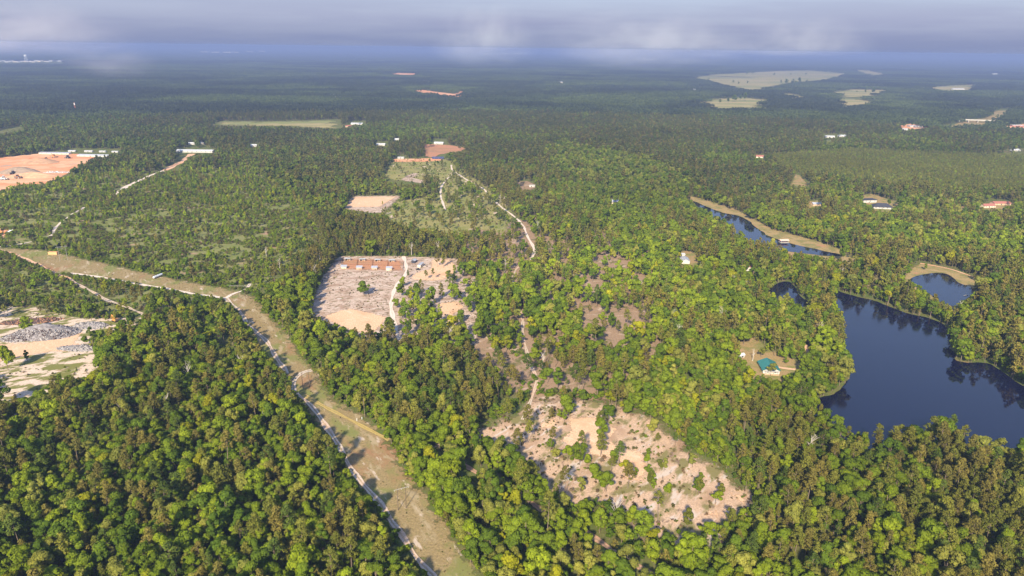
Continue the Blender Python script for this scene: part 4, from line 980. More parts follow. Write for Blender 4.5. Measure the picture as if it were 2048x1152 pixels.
# ------------------------------------------------------------------ buildings, poles, vehicles and other single things
def heading(a, b):
    """yaw that lays local +X along the line between two photo points on the ground"""
    p, q = G(*a), G(*b); return math.atan2(q.y-p.y, q.x-p.x)
def building(name, at, L, Wd, hw, hr, wall, roof, label, cat, rot=0.0, style='gable', over=0.5, wins=2, door=True, porch=0.0, chimney=False, group=None):
    """L along local X, Wd along local Y, gable ridge along X; walls, roof slabs, window panes with sills, door, porch"""
    c = G(*at); t = tag(empty(name, c, rot), label, cat, group)
    hL, hW = L/2, Wd/2
    if style == 'gable':
        MB().prism([(-hW, 0), (hW, 0), (hW, hw), (0, hw+hr-0.15), (-hW, hw)], 'x', -hL, hL).build('wall', wall, t)
        k = hr/hW; rf = MB()
        for s in (-1, 1):
            y1 = s*(hW+over); z1 = hw-k*over
            rf.add([(-hL-over, 0, hw+hr), (hL+over, 0, hw+hr), (hL+over, y1, z1), (-hL-over, y1, z1),
                    (-hL-over, 0, hw+hr+0.18), (hL+over, 0, hw+hr+0.18), (hL+over, y1, z1+0.18), (-hL-over, y1, z1+0.18)],
                   [(0,1,2,3),(4,7,6,5),(0,4,5,1),(2,6,7,3),(1,5,6,2),(0,3,7,4)])
        rf = rf.build('roof', roof, t)
    elif style == 'hip':
        MB().box(-hL, hL, -hW, hW, 0, hw).build('wall', wall, t)
        o = over; r = max(hL-hW, 0.5)
        rf = MB().add([(-hL-o, -hW-o, hw), (hL+o, -hW-o, hw), (hL+o, hW+o, hw), (-hL-o, hW+o, hw), (-r, 0, hw+hr), (r, 0, hw+hr),
                       (-hL-o, -hW-o, hw-0.2), (hL+o, -hW-o, hw-0.2), (hL+o, hW+o, hw-0.2), (-hL-o, hW+o, hw-0.2)],
                      [(0,1,5,4),(1,2,5),(2,3,4,5),(3,0,4),(6,9,8,7),(0,6,7,1),(1,7,8,2),(2,8,9,3),(3,9,6,0)]).build('roof', roof, t)
    elif style == 'mono':
        MB().prism([(-hW, 0), (hW, 0), (hW, hw+hr), (-hW, hw)], 'x', -hL, hL).build('wall', wall, t)
        k = hr/Wd
        rf = MB().add([(-hL-over, -hW-over, hw-k*over+0.03), (hL+over, -hW-over, hw-k*over+0.03), (hL+over, hW+over, hw+hr+k*over+0.03), (-hL-over, hW+over, hw+hr+k*over+0.03),
                       (-hL-over, -hW-over, hw-k*over+0.15), (hL+over, -hW-over, hw-k*over+0.15), (hL+over, hW+over, hw+hr+k*over+0.15), (-hL-over, hW+over, hw+hr+k*over+0.15)],
                      [(0,3,2,1),(4,5,6,7),(0,1,5,4),(1,2,6,5),(2,3,7,6),(3,0,4,7)]).build('roof', roof, t)
    else:
        MB().box(-hL, hL, -hW, hW, 0, hw).build('wall', wall, t)
        rf = MB().box(-hL-over, hL+over, -hW-over, hW+over, hw, hw+max(hr, 0.25)).build('roof', roof, t)
    if chimney: MB().box(hL*0.4, hL*0.4+0.8, -0.4+hW*0.3, 0.4+hW*0.3, hw, hw+hr+0.9).build('chimney', M_redroof, rf)
    if wins:
        for s in (-1, 1):
            for i in range(wins):
                x = -hL+L*(i+0.5)/wins + (0.6 if door else 0); w = min(1.1, L/wins*0.35); y = s*(hW+0.03)
                f = MB().box(x-w/2-0.08, x+w/2+0.08, y-0.04, y+0.04, hw*0.36, hw*0.78).build('window', M_white, t)
                MB().box(x-w/2, x+w/2, y-0.06, y+0.06, hw*0.40, hw*0.74).build('pane', M_glass, f)
    if door: MB().box(-hL*0.12-0.5, -hL*0.12+0.5, -hW-0.07, -hW+0.02, 0.0, min(2.1, hw*0.85)).build('door', M_dark, t)
    if porch:
        p = MB().box(-hL*0.8, hL*0.8, -hW-porch-over-0.2, -hW-over-0.02, hw-0.75, hw-0.60).build('porch_roof', roof, t)
        for i in range(4):
            x = -hL*0.75+1.5*hL*i/3
            MB().box(x-0.08, x+0.08, -hW-porch-over, -hW-porch-over+0.16, 0, hw-0.78).build('porch_post', M_white, t)
    return t
a = (1514, 721); b = (1529, 742)
house = building('house', (1537, 739), 15.0, 11.5, 3.0, 2.6, M_white, M_green_roof, 'white house with a green metal roof by the lake', 'house', heading((1527, 716), (1541, 740)), over=0.8, wins=3, door=True)
# gable-end porch facing the viewer, with white posts
for y in (-4.2, -1.4, 1.4, 4.2): MB().box(9.4, 9.6, y-0.1, y+0.1, 0, 2.7).build('porch_post', M_white, house)
MB().box(7.6, 9.8, -5.0, 5.0, 2.72, 2.9).build('porch_roof', M_white, house)
MB().box(7.55, 9.9, -5.0, 5.0, 0.0, 0.3).build('porch_deck', M_tan, house)
for y in (-2.6, 2.6): MB().box(7.49, 7.57, y-0.7, y+0.7, 1.0, 2.2).build('window', M_glass, house)
building('shed', (1482, 714), 4.0, 3.0, 2.2, 0.9, M_white, M_whitetin, 'tiny white shed at the edge of the green-roofed house lawn', 'shed', 0.4, wins=1)
building('house', (1369, 524), 14.0, 9.0, 3.0, 2.2, M_white, M_tin, 'white house with a grey tin roof on a tawny lawn', 'house', heading((1366, 515), (1372, 527)), wins=2, porch=0)
building('shed', (1363, 512), 7.0, 3.5, 2.3, 0.5, M_white, M_whitetin, 'white lean-to shed behind the grey-roofed house', 'shed', 0.05, 'mono', wins=0)
building('house', (1500, 541), 8.0, 7.0, 3.0, 2.0, M_white, M_redroof, 'small white house half hidden among tall lakeside pines', 'house', 1.1, wins=2)
building('house', (1763, 416), 27.0, 15.0, 3.0, 4.6, M_white, M_shingle, 'large white house with a charcoal hip roof', 'house', heading((1740, 414), (1785, 416)), 'hip', 0.8, 5)
building('garage', (1735, 404), 23.0, 11.0, 4.2, 0.5, M_white, M_shingle, 'white garage with flat dark roof behind the hip-roofed house', 'garage', heading((1720, 405), (1750, 404)), 'flat', 0.8, 3)
building('shed', (1632, 411), 14.0, 8.0, 3.0, 2.0, M_tan, M_tin, 'grey-roofed shed beside a straw-coloured yard', 'shed', 0.15, wins=1)
building('house', (1974, 414), 20.0, 11.0, 3.0, 2.2, M_cream, M_redroof, 'cream house with brick-red roof, nearer of two', 'house', 0.2, wins=4)
building('house', (2000, 409), 26.0, 11.0, 3.0, 2.0, M_tan, M_redroof, 'long low house with brick-red roof, behind the cream one', 'house', 0.05, wins=4)
# boat dock on the upper lake, hut roof on posts
dk = tag(empty('boat_dock', G(1567, 485, 0.3), 0.1), 'covered boat dock with pinkish roof on the upper lake', 'dock')
MB().box(-5, 5, -3.2, 3.2, 0.3, 0.6).build('deck', M_concrete, dk)
for x in (-4.6, 4.6):
    for y in (-2.8, 2.8): MB().box(x-0.12, x+0.12, y-0.12, y+0.12, -0.4, 3.0).build('post', M_white, dk)
MB().prism([(-3.8, 2.9), (3.8, 2.9), (0, 4.3)], 'x', -5.6, 5.6).build('roof', plain('pink_tin', (0.66, 0.40, 0.32), 0.5, 0.3, 0.08), dk)
d2 = tag(empty('boat_dock', G(1932, 591, 0.3), 0.5), 'little open plank dock in the small pond', 'dock')
for i in range(8): MB().box(-2.6+i*0.65, -2.05+i*0.65, -0.9, 0.9, 0.35, 0.45).build('plank', M_concrete, d2)
for x in (-2.4, 2.4):
    for y in (-0.8, 0.8): MB().box(x-0.07, x+0.07, y-0.07, y+0.07, -0.4, 0.34).build('post', M_pole, d2)
# kennel sheds: eight of a kind, a wall, tin roof, dark doorway
back = [(695.5, 521), (725, 522), (755.5, 523), (783.7, 524)]; front = [(688, 537), (718.7, 538.5), (749, 539), (778.5, 540)]
ordw = ['first', 'second', 'third', 'fourth']
def kennel(at, label):
    t = tag(empty('kennel_shed', G(*at), 0.03), label, 'shed', 'kennel sheds in the fenced yard')
    MB().box(-2.9, 2.9, 0.6, 2.2, 0, 2.3).build('wall', M_tan, t)
    for x in (-2.75, 0.0, 2.75): MB().box(x-0.09, x+0.09, -2.0, -1.82, 0, 2.55).build('post', M_white, t)
    MB().add([(-3.3, -2.5, 2.62), (3.3, -2.5, 2.62), (3.3, 2.6, 2.32), (-3.3, 2.6, 2.32), (-3.3, -2.5, 2.74), (3.3, -2.5, 2.74), (3.3, 2.6, 2.44), (-3.3, 2.6, 2.44)],
             [(0,3,2,1),(4,5,6,7),(0,1,5,4),(1,2,6,5),(2,3,7,6),(3,0,4,7)]).build('roof', M_whitetin, t)
    MB().box(-2.6, -0.2, 0.52, 0.58, 0.1, 1.9).build('kennel_door', M_dark, t)
def kennel_front(at, label):
    t = tag(empty('kennel_shed', G(*at), 0.03), label, 'shed', 'kennel sheds in the fenced yard')
    MB().box(-2.9, 2.9, -1.7, 1.9, 0, 2.4).build('wall', M_cream, t)
    MB().add([(-3.3, -2.2, 2.42), (3.3, -2.2, 2.42), (3.3, 2.4, 3.3), (-3.3, 2.4, 3.3), (-3.3, -2.2, 2.54), (3.3, -2.2, 2.54), (3.3, 2.4, 3.42), (-3.3, 2.4, 3.42)],
             [(0,3,2,1),(4,5,6,7),(0,1,5,4),(1,2,6,5),(2,3,7,6),(3,0,4,7)]).build('roof', M_tin, t)
    MB().box(2.91, 2.97, -1.2, 1.2, 0.1, 1.9).build('kennel_door', M_dark, t)
for i, p in enumerate(back): kennel(p, 'open-fronted white-roofed kennel shed, %s in the back row' % ordw[i])
for i, p in enumerate(front): kennel_front(p, 'cream kennel shed with grey tin roof, %s in the front row' % ordw[i])
# fence round the kennel yard with cross runs
fe = tag(empty('kennel_fence', G(684.4, 519.5)), 'rusty brown kennel fence with posts and rails around the pens', 'fence')
post_me = MB().box(-0.09, 0.09, -0.09, 0.09, 0, 1.9).mesh('post', M_fencewood); o0 = G(684.4, 519.5)
def run(p, q):
    p, q = G(*p)-o0, G(*q)-o0; n = max(2, int((q-p).length/4.0)); d = (q-p).normalized()
    for i in range(n):
        link('post', post_me, fe, None, p+(q-p)*(i/n))
    for z in (0.5, 1.1, 1.75):
        nrm = Vector((-d.y, d.x, 0))*0.05; m = MB()
        a_, b_ = p+d*0.1, q-d*0.1
        m.add([a_-nrm+Vector((0,0,z-0.09)), b_-nrm+Vector((0,0,z-0.09)), b_+nrm+Vector((0,0,z-0.09)), a_+nrm+Vector((0,0,z-0.09)), a_-nrm+Vector((0,0,z+0.09)), b_-nrm+Vector((0,0,z+0.09)), b_+nrm+Vector((0,0,z+0.09)), a_+nrm+Vector((0,0,z+0.09))],
              [(0,3,2,1),(4,5,6,7),(0,1,5,4),(1,2,6,5),(2,3,7,6),(3,0,4,7)]).build('rail', M_fencewood, fe)
run((684.4, 519.5), (807, 523.5)); run((807, 523.5), (805, 541.5)); run((805, 541.5), (681.6, 539)); run((681.6, 539), (684.4, 519.5)); run((683, 529), (806, 532))
for i in (1, 2, 3): run((684.4+30.5*i, 519.5+i), (681.6+30.8*i, 539+0.6*i))
# vehicles
def wheels(t, xs, y, r, w=0.28):
    for x in xs:
        for s in (-1, 1):
            wl = MB().tube((x, s*y-w/2, r), (x, s*y+w/2, r), r, None, 12).build('wheel', M_tyre, t)
            MB().tube((x, s*y-w/2-0.02, r), (x, s*y+w/2+0.02, r), r*0.5, None, 8).build('rim', M_steel, wl)
def pickup(at, rot, paint, label, s=1.0):
    t = tag(empty('pickup_truck', G(*at), rot), label, 'truck'); t.scale = (s, s, s)
    MB().prism([(-2.8, 0.5), (2.75, 0.5), (2.8, 0.95), (1.5, 1.1), (-2.8, 1.1)], 'y', -0.95, 0.95).build('body', paint, t)
    MB().prism([(-0.9, 1.1), (1.4, 1.1), (0.75, 1.85), (-0.75, 1.85)], 'y', -0.85, 0.85).build('cab', paint, t)
    MB().prism([(0.93, 1.22), (1.38, 1.16), (0.86, 1.78)], 'y', -0.87, 0.87).build('windscreen', M_glass, t)
    MB().box(-2.7, -1.0, -0.8, 0.8, 1.05, 1.12).build('bed', M_dark, t)
    wheels(t, (-1.8, 1.8), 0.86, 0.4)
def car(at, rot, paint, label, s=1.0, name='parked_car'):
    t = tag(empty(name, G(*at), rot), label, 'car'); t.scale = (s, s, s)
    MB().prism([(-2.3, 0.35), (2.25, 0.35), (2.3, 0.75), (1.0, 0.95), (-2.2, 0.98)], 'y', -0.88, 0.88).build('body', paint, t)
    MB().prism([(-1.6, 0.96), (1.0, 0.95), (0.3, 1.45), (-1.1, 1.45)], 'y', -0.78, 0.78).build('windows', M_glass, t)
    MB().box(-1.05, 0.25, -0.76, 0.76, 1.45, 1.5).build('roof', paint, t)
    wheels(t, (-1.4, 1.4), 0.8, 0.33)
pickup((836, 540), 2.5, M_black, 'black pickup truck beside the kennel yard')
building('shed', (828, 525), 6.0, 4.0, 2.8, 0.9, M_shingle, M_tin, 'dark boarded shed at the wood edge by the kennels', 'shed', heading((824, 527), (833, 519)), wins=1)
tr = tag(empty('camper_trailer', G(841.5, 533.5), heading((836, 536), (846, 528))), 'long camper trailer with pale grey roof by the kennels', 'trailer')
MB().box(-5.2, 5.2, -1.7, 1.7, 0.7, 3.2).build('body', M_cream, tr); MB().prism([(-1.9, 3.22), (1.9, 3.22), (1.5, 3.5), (-1.5, 3.5)], 'x', -5.4, 5.4).build('roof', M_tin, tr)
for x in (-3.4, -0.6, 2.6): MB().box(x-0.6, x+0.6, -1.76, -1.68, 1.7, 2.5).build('window', M_glass, tr)
MB().box(1.0, 1.8, -1.77, -1.69, 0.9, 2.7).build('door', M_white, tr); wheels(tr, (-0.6, 0.6), 1.5, 0.4); MB().box(5.4, 6.6, -0.08, 0.08, 0.6, 0.72).build('tow_bar', M_pole, tr)
# tank trailer on the grass strip
tk = tag(empty('tank_trailer', G(316, 555), heading((305.5, 558), (327, 549.5))), 'silver tank trailer parked on the grass strip', 'trailer')
MB().tube((-5.7, 0, 1.75), (5.7, 0, 1.75), 1.1, None, 20).build('tank', M_steel, tk)
for x, r in ((-5.72, 1), (5.72, -1)): MB().tube((x, 0, 1.75), (x-r*0.35, 0, 1.75), 1.08, 0.55, 20).build('end_cap', M_steel, tk)
for x in (-3.4, 0, 3.4): MB().tube((x-0.05, 0, 1.75), (x+0.05, 0, 1.75), 1.15, None, 20).build('band', M_whitepaint, tk)
MB().box(-5.2, 5.4, -0.5, 0.5, 0.62, 0.8).build('frame', M_pole, tk); wheels(tk, (3.4, 4.6), 0.85, 0.48); MB().box(-3.8, -3.6, -0.5, 0.5, 0, 0.65).build('landing_leg', M_pole, tk)
MB().tube((0, 0, 2.8), (0, 0, 3.05), 0.35, None, 12).build('hatch', M_steel, tk)
# orange container, excavator
cn = tag(empty('cargo_container', G(107, 509), 0.03), 'faded orange storage container by the power poles', 'container')
MB().box(-4.6, 4.6, -1.5, 1.5, 0.15, 3.0).build('body', ribbed('ribbed_orange', (0.68, 0.34, 0.15), 0.6, 0, 0.6), cn)
for s in (-1, 1): MB().box(4.58, 4.68, s*0.75-0.68, s*0.75+0.68, 0.3, 2.85).build('door', M_orange2, cn)
MB().box(-4.65, 4.65, -1.55, 1.55, 3.0, 3.1).build('roof', M_orange2, cn)
for x in (-4.3, 4.3): MB().box(x-0.2, x+0.2, -1.4, 1.4, 0, 0.15).build('skid', M_pole, cn)
def excavator(at, rot, label, s=1.0, paint=None):
    paint = paint or M_orange
    t = tag(empty('excavator', G(*at), rot), label, 'excavator'); t.scale = (s, s, s)
    for y in (-1.15, 1.15): MB().prism([(-2.1, 0.25), (-1.7, 0), (1.7, 0), (2.1, 0.25), (2.1, 0.7), (1.7, 0.95), (-1.7, 0.95), (-2.1, 0.7)], 'y', y-0.3, y+0.3).build('track', M_tyre, t)
    MB().box(-2.2, 1.5, -1.35, 1.35, 1.0, 2.1).build('body', paint, t); MB().box(0.1, 1.5, 0.3, 1.33, 2.1, 3.1).build('cab', paint, t)
    MB().box(0.3, 1.55, 0.4, 1.36, 2.3, 2.95).build('window', M_glass, t); MB().box(-2.5, -1.6, -1.3, 1.3, 1.05, 2.3).build('counterweight', M_pole, t)
    MB().tube((1.3, -0.3, 1.8), (3.9, -0.3, 4.0), 0.32, 0.24, 6).build('boom', paint, t); MB().tube((3.9, -0.3, 4.0), (5.3, -0.3, 1.6), 0.22, 0.18, 6).build('arm', paint, t)
    MB().prism([(4.9, 1.6), (5.6, 1.6), (5.5, 0.7), (4.8, 0.8)], 'y', -0.8, 0.2).build('bucket', M_pole, t)
excavator((231, 643), 2.6, 'orange excavator beyond the grey ash heap', 1.25)
excavator((19, 466), 0.4, 'white-armed excavator on the small clay pad', 1.1, M_whitepaint)
pickup((4, 466), 0.2, M_orange, 'orange truck on the small clay pad', 1.4)
def loader(at, rot, label, s, paint):
    t = tag(empty('loader', G(*at), rot), label, 'loader', 'machines on the red clay site'); t.scale = (s, s, s)
    MB().box(-2.4, 1.2, -1.1, 1.1, 0.9, 2.0).build('body', paint, t); MB().box(-0.8, 0.7, -0.85, 0.85, 2.0, 3.2).build('cab', M_glass, t); MB().box(-0.9, 0.8, -0.9, 0.9, 3.2, 3.35).build('cab_roof', paint, t)
    for y in (-0.7, 0.7): MB().tube((0.8, y, 1.6), (2.9, y, 0.8), 0.16, None, 6).build('lift_arm', paint, t)
    MB().prism([(2.6, 0.2), (3.7, 0.2), (3.5, 0.5), (2.9, 1.3), (2.6, 1.2)], 'y', -1.3, 1.3).build('bucket', M_pole, t); wheels(t, (-1.5, 1.1), 1.1, 0.75, 0.5)
for p, r, l, q in (((8, 360), 0.3, 'pale loader at the near side of the clay site', M_whitepaint), ((27, 349), 1.2, 'dark loader beside the grey spoil mound', M_black), ((36, 357), 0.1, 'brownish loader close to the site entrance', M_fencewood), ((93, 321), 0.2, 'orange loader on the far clay terrace', M_orange), ((108, 315), 0.0, 'orange loader nearest the white wall', M_orange), ((136, 317), 2.8, 'dark loader alone on the open clay', M_black)):
    loader(p, r, l, 2.0, q)
# spoil mounds on the clay, ash and debris heaps in the yard
def heap(name, at, rx, ry, hgt, mat, label, cat, rough, seed, parent_only=False, rot=0.0, kind=None, n=44):
    c = G(*at); o = empty(name, c, rot); tag(o, label, cat, kind=kind)
    u = np.linspace(-1, 1, n); X, Y = np.meshgrid(u, u); r = np.hypot(X, Y)
    prof = np.clip(1-r**1.6, 0, 1)
    Zh = hgt*prof*(0.65+0.7*fnoise(X*2.2+seed, Y*2.2, seed)) + rough*(vnoise(X*11, Y*11, seed+3)-0.4)*(prof > 0.02)*np.clip(prof*4, 0, 1)
    Zh = np.where(prof <= 0, -0.2, Zh)
    V = np.stack([(X*rx).ravel(), (Y*ry).ravel(), Zh.ravel()], 1); i = (np.arange((n-1)*n).reshape(-1, n)[:, :-1]).ravel()
    link('mound', mesh_np('mound', V, np.stack([i, i+1, i+n+1, i+n], 1), mat, False), o)
    return o, rx, ry, hgt, seed
def rubble(o, rx, ry, hgt, seed, count, mats):
    r = np.random.default_rng(seed)
    for mi, mt in enumerate(mats):
        V = []; Q = []; k = 0
        for _ in range(count):
            a = r.random()*6.283; d = r.random()**0.6*1.02; x, y = math.cos(a)*d*rx, math.sin(a)*d*ry
            z = hgt*max(0, 1-d**1.6)*0.92; s = r.uniform(0.25, 0.75); sz = np.array([r.uniform(0.4, 2.2), r.uniform(0.3, 0.8), r.uniform(0.3, 0.8)])*s
            B = np.array([(-1,-1,-1),(1,-1,-1),(1,1,-1),(-1,1,-1),(-1,-1,1),(1,-1,1),(1,1,1),(-1,1,1)])*sz
            R = np.array(Matrix.Rotation(r.random()*6.28, 3, Vector(r.normal(size=3)).normalized()))
            V.append(B@R.T+np.array([x, y, z])); Q.append(np.array([(0,3,2,1),(4,5,6,7),(0,1,5,4),(1,2,6,5),(2,3,7,6),(3,0,4,7)])+k); k += 8
        c = link('rubble', mesh_np('rubble', np.concatenate(V), np.concatenate(Q), mt), o); c['kind'] = 'stuff'
h1 = heap('ash_heap', (90, 668), 26, 15, 7.0, M_ash, 'big grey ash and rubble heap in the sandy yard', 'heap', 1.2, 7, rot=0.12); rubble(*h1, 520, (M_ash, M_ash, M_chunkd, M_chunkw))
h2 = heap('ash_heap', (37, 676), 13, 9, 3.2, M_ash, 'low dark rubble heap at the foot of the big ash heap', 'heap', 1.0, 9); rubble(*h2, 300, (M_chunkd, M_chunkw, M_ash))
h3 = heap('ash_heap', (181, 652), 14, 8, 2.6, M_ash, 'small grey heap at the far side of the big ash heap', 'heap', 0.8, 12); rubble(*h3, 260, (M_ash, M_chunkw))
h4 = heap('brush_heap', (62, 643), 24, 7, 1.8, M_chunkd, 'long low pile of dark burnt brush behind the ash heap', 'heap', 0.8, 15, rot=0.25); rubble(*h4, 300, (M_chunkd, M_fencewood))
h5 = heap('rubble_pile', (160, 697), 17, 6, 1.1, M_chunkw, 'scattered white rubble on the sand below the ash heap', 'heap', 0.5, 17); rubble(*h5, 320, (M_chunkw, M_ash))
heap('spoil_mound', (38, 345), 36, 24, 9.0, plain('grey_brown_spoil', (0.30, 0.22, 0.16), 0.95, 0.05, 0.2, 0.1), 'grey-brown spoil mound on the red clay', 'mound', 0.8, 21, kind='structure')
heap('spoil_mound', (76, 325), 40, 26, 7.5, plain('brown_spoil', (0.42, 0.25, 0.15), 0.95, 0.05, 0.2, 0.1), 'brown spoil mound further back on the clay', 'mound', 0.6, 23, kind='structure')
heap('spoil_mound', (70, 352), 46, 24, 6.0, plain('tan_spoil', (0.56, 0.31, 0.18), 0.95, 0.05, 0.2, 0.1), 'tan clay bank near the site edge', 'mound', 0.6, 25, kind='structure')
h6 = heap('pipe_stack', (115, 345), 24, 6, 1.6, M_chunkw, 'row of pale concrete pipes and blocks on the clay', 'pipes', 0.6, 27, rot=0.1); rubble(*h6, 120, (M_chunkw, M_whitepaint))
# power-line structures: pairs of poles with a cross-arm and insulators
def h_frame(at, sep, hgt, mat, label, rot=0.0, poles=2):
    t = tag(empty('power_pole', G(*at), rot), label, 'power pole', 'power-line pole frames along the grass strip')
    for i in range(poles):
        x = (i-(poles-1)/2)*sep
        MB().tube((x, 0, -0.3), (x, 0, hgt), 0.19, 0.13, 10).build('pole', mat, t)
    w = (poles-1)*sep/2+1.8
    MB().box(-w, w, -0.22, -0.06, hgt-1.35, hgt-1.1).build('cross_arm', M_greypole, t)
    for x in (-w+0.3, 0, w-0.3): MB().lathe([(0.05, 0), (0.14, 0.1), (0.06, 0.2), (0.14, 0.3), (0.06, 0.4), (0.14, 0.5), (0.05, 0.62)], 8, (x, -0.14, hgt-1.98)).build('insulator', M_concrete, t)
    if poles == 2:
        for s in (-1, 1): MB().tube((-s*sep/2, -0.3*s, hgt-5.4), (s*sep/2, -0.3*s, hgt-2.2), 0.06, None, 5).build('brace', mat, t)
    return t
h_frame((804.5, 1018), 4.2, 13.4, M_pole, 'twin dark power poles with a pale cross-arm, closest on the strip', heading((797.6, 1019.5), (812, 1015.5)))
h_frame((612.5, 775.5), 4.4, 13.2, M_pole, 'twin dark power poles beside the sand track bend', heading((607, 776.8), (618.5, 775)))
h_frame((478, 597), 6.0, 13.5, M_pole, 'three dark power poles at the corner of the grass strip', 0.0, 3)
h_frame((128, 522), 7.0, 17.0, M_greypole, 'twin silvery power poles by the orange container', heading((125, 522), (133, 521)))
h_frame((1655, 298), 8.0, 22.0, M_greypole, 'far pair of pale power poles above the pine plantation', 0.1)
for i, p in enumerate(((714, 842), (724, 839))):
    t = tag(empty('marker_post', G(*p)), ['short white marker post on the strip beside the yellowish track', 'second short white marker post, closer to the wood edge'][i], 'post', 'white marker posts')
    MB().tube((0, 0, 0), (0, 0, 1.5), 0.14, None, 8).build('post', M_whitepaint, t); MB().lathe([(0.15, 0), (0.2, 0.1), (0.05, 0.35)], 8, (0, 0, 1.5)).build('cap', M_whitepaint, t)
# long white buildings and walls by the clay site
building('warehouse', (392, 304), 78.0, 18.0, 3.6, 1.8, M_white, M_whitetin, 'long white warehouse at the end of the orange clay road', 'warehouse', 0.0, 'gable', 0.5, 8)
building('warehouse', (188, 313), 66.0, 10.0, 2.8, 0.9, M_white, M_whitetin, 'long low white shed row at the back of the clay site', 'warehouse', -0.06, 'mono', 0.4, 6)
building('warehouse', (110, 308), 64.0, 8.0, 2.6, 0.8, M_cream, M_tin, 'long cream shed row at the far corner of the clay site', 'warehouse', -0.04, 'mono', 0.4, 6)
for i, (p, l) in enumerate((((145, 303.5), 18), ((178, 304), 20), ((206, 304.5), 16), ((231, 305), 16))):
    building('house_trailer', p, l*0.8, 6.0, 2.4, 0.9, M_white, M_whitetin, 'white house trailer behind the clay site, %s from the cream shed row' % ordw[i], 'trailer', 0.05, wins=3, group='white house trailers behind the clay site')
for i, p in enumerate(((384, 289), (404, 288), (508, 293))):
    building('house', p, 13, 9, 3.2, 2.0, M_white, M_whitetin, ['tiny white house in the woods behind the warehouse', 'second tiny white house behind the warehouse', 'tiny pinkish house in dark woods past the warehouse'][i], 'house', 0.2, wins=2)
# houses scattered in the far woods
FARH = [((878, 288), 22, 12, M_white, M_whitetin, 'white house at the head of the brown field'), ((762, 291), 20, 10, M_white, M_whitetin, 'white house in the woods by a small bare yard'), ((793, 281), 12, 8, M_white, M_whitetin, 'tiny white roof among dark trees past the meadow'),
        ((714, 249), 34, 14, M_white, M_whitetin, 'white farmhouse at the end of the long tawny field'), ((697, 254), 16, 10, M_tan, M_redroof, 'tan house beside the white farmhouse'), ((846, 283), 10, 8, M_cream, M_redroof, 'little pinkish house near the brown field'),
        ((1659, 275), 24, 12, M_white, M_whitetin, 'white house pair in the woods, larger one'), ((1683, 273.5), 20, 10, M_white, M_whitetin, 'white house pair in the woods, smaller one'),
        ((1519, 315), 16, 12, M_cream, M_redroof, 'pinkish house in the woods right of the pale ridge'), ((1388, 180), 30, 14, M_white, M_whitetin, 'white barn at the tip of the far woods'),
        ((1915, 179.5), 80, 24, M_white, M_whitetin, 'long white barn by the far pale field'), ((1970, 171), 50, 24, M_white, M_whitetin, 'far white barn beyond the pale field'), ((1988, 148.5), 70, 30, M_white, M_whitetin, 'distant white roof in the hazy woods'),
        ((1658, 143.5), 40, 24, M_white, M_whitetin, 'white farm building on the widest hay field'), ((2030, 302), 20, 10, M_white, M_whitetin, 'white shed by the straw-coloured strip'),
        ((1228, 406), 12, 9, M_cream, M_tin, 'small pale shed in the leafy middle woods'), ((675, 195), 30, 16, M_white, M_whitetin, 'lone white house in the far dark forest'), ((665, 191), 24, 14, M_cream, M_tin, 'cream house near the lone white one'),
        ((855, 168.5), 40, 20, M_white, M_whitetin, 'white roof above the orange clay scar'), ((690, 223.5), 18, 12, M_white, M_whitetin, 'white speck of a house past the tawny field'), ((1344, 171), 26, 16, M_white, M_whitetin, 'white roof in the hazy middle forest'), ((1120, 166), 40, 18, M_cream, M_tin, 'pale roofs in the far centre forest'),
        ((1484, 318), 14, 9, M_white, M_whitetin, 'white house behind the pinkish one'), ((1960, 262), 14, 9, M_white, M_whitetin, 'white shack below the far highway')]
for p, l, w, wa, ro, lab in FARH: building('house', p, l, w, 3.0 if l < 40 else 6, 2.2 if l < 40 else 3, wa, ro, lab, 'house', random.uniform(-0.2, 0.2), wins=2 if l < 40 else 0, door=l < 40)
building('store', (1829, 254.5), 38, 20, 4.5, 1.0, M_white, M_whitetin, 'white store on the far red clay lot', 'store', 0.0, 'flat', 0.4, 6)
building('store', (1852, 253.5), 30, 16, 4, 1.0, M_redclad, M_redroof, 'red-clad store beside the white one', 'store', 0.0, 'flat', 0.4, 4)
building('store', (1810, 260), 20, 12, 3.5, 1.0, M_white, M_whitetin, 'low white shed at the corner of the red clay lot', 'store', 0.0, 'flat', 0.4, 4)
building('store', (2033, 253), 36, 14, 4, 1.2, M_redclad, M_whitetin, 'red store by the far highway', 'store', 0.0, 'flat', 0.4, 5)
building('house_trailer', (1064, 374), 9, 3.4, 3.0, 0.4, M_white, M_whitetin, 'small white trailer on the pinkish bare patch', 'trailer', 0.1, wins=2)
building('barn', (876, 318), 24, 7, 3.4, 0.8, M_bluepaint, M_bluepaint, 'long dark blue shed at the near end of the brown field', 'barn', 0.03, 'mono', 0.3, 3)
building('house_trailer', (802, 317), 13, 5, 3.0, 0.5, M_white, M_whitetin, 'white trailer under trees behind the meadow', 'trailer', 0.0, wins=3)
# overpass
op = tag(empty('overpass', G(1945, 245), heading((1915, 241), (1975, 243))), 'concrete highway overpass in the far woods', 'bridge')
MB().box(-62, 62, -7, 7, 7.0, 8.6).build('deck', M_concrete, op)
for x in (-42, -14, 14, 42): MB().box(x-1.2, x+1.2, -6, 6, 0, 7.0).build('pier', M_concrete, op)
for s in (-1, 1): MB().box(-62, 62, s*7.02-0.2, s*7.02+0.2, 8.6, 9.8).build('parapet', M_concrete, op)
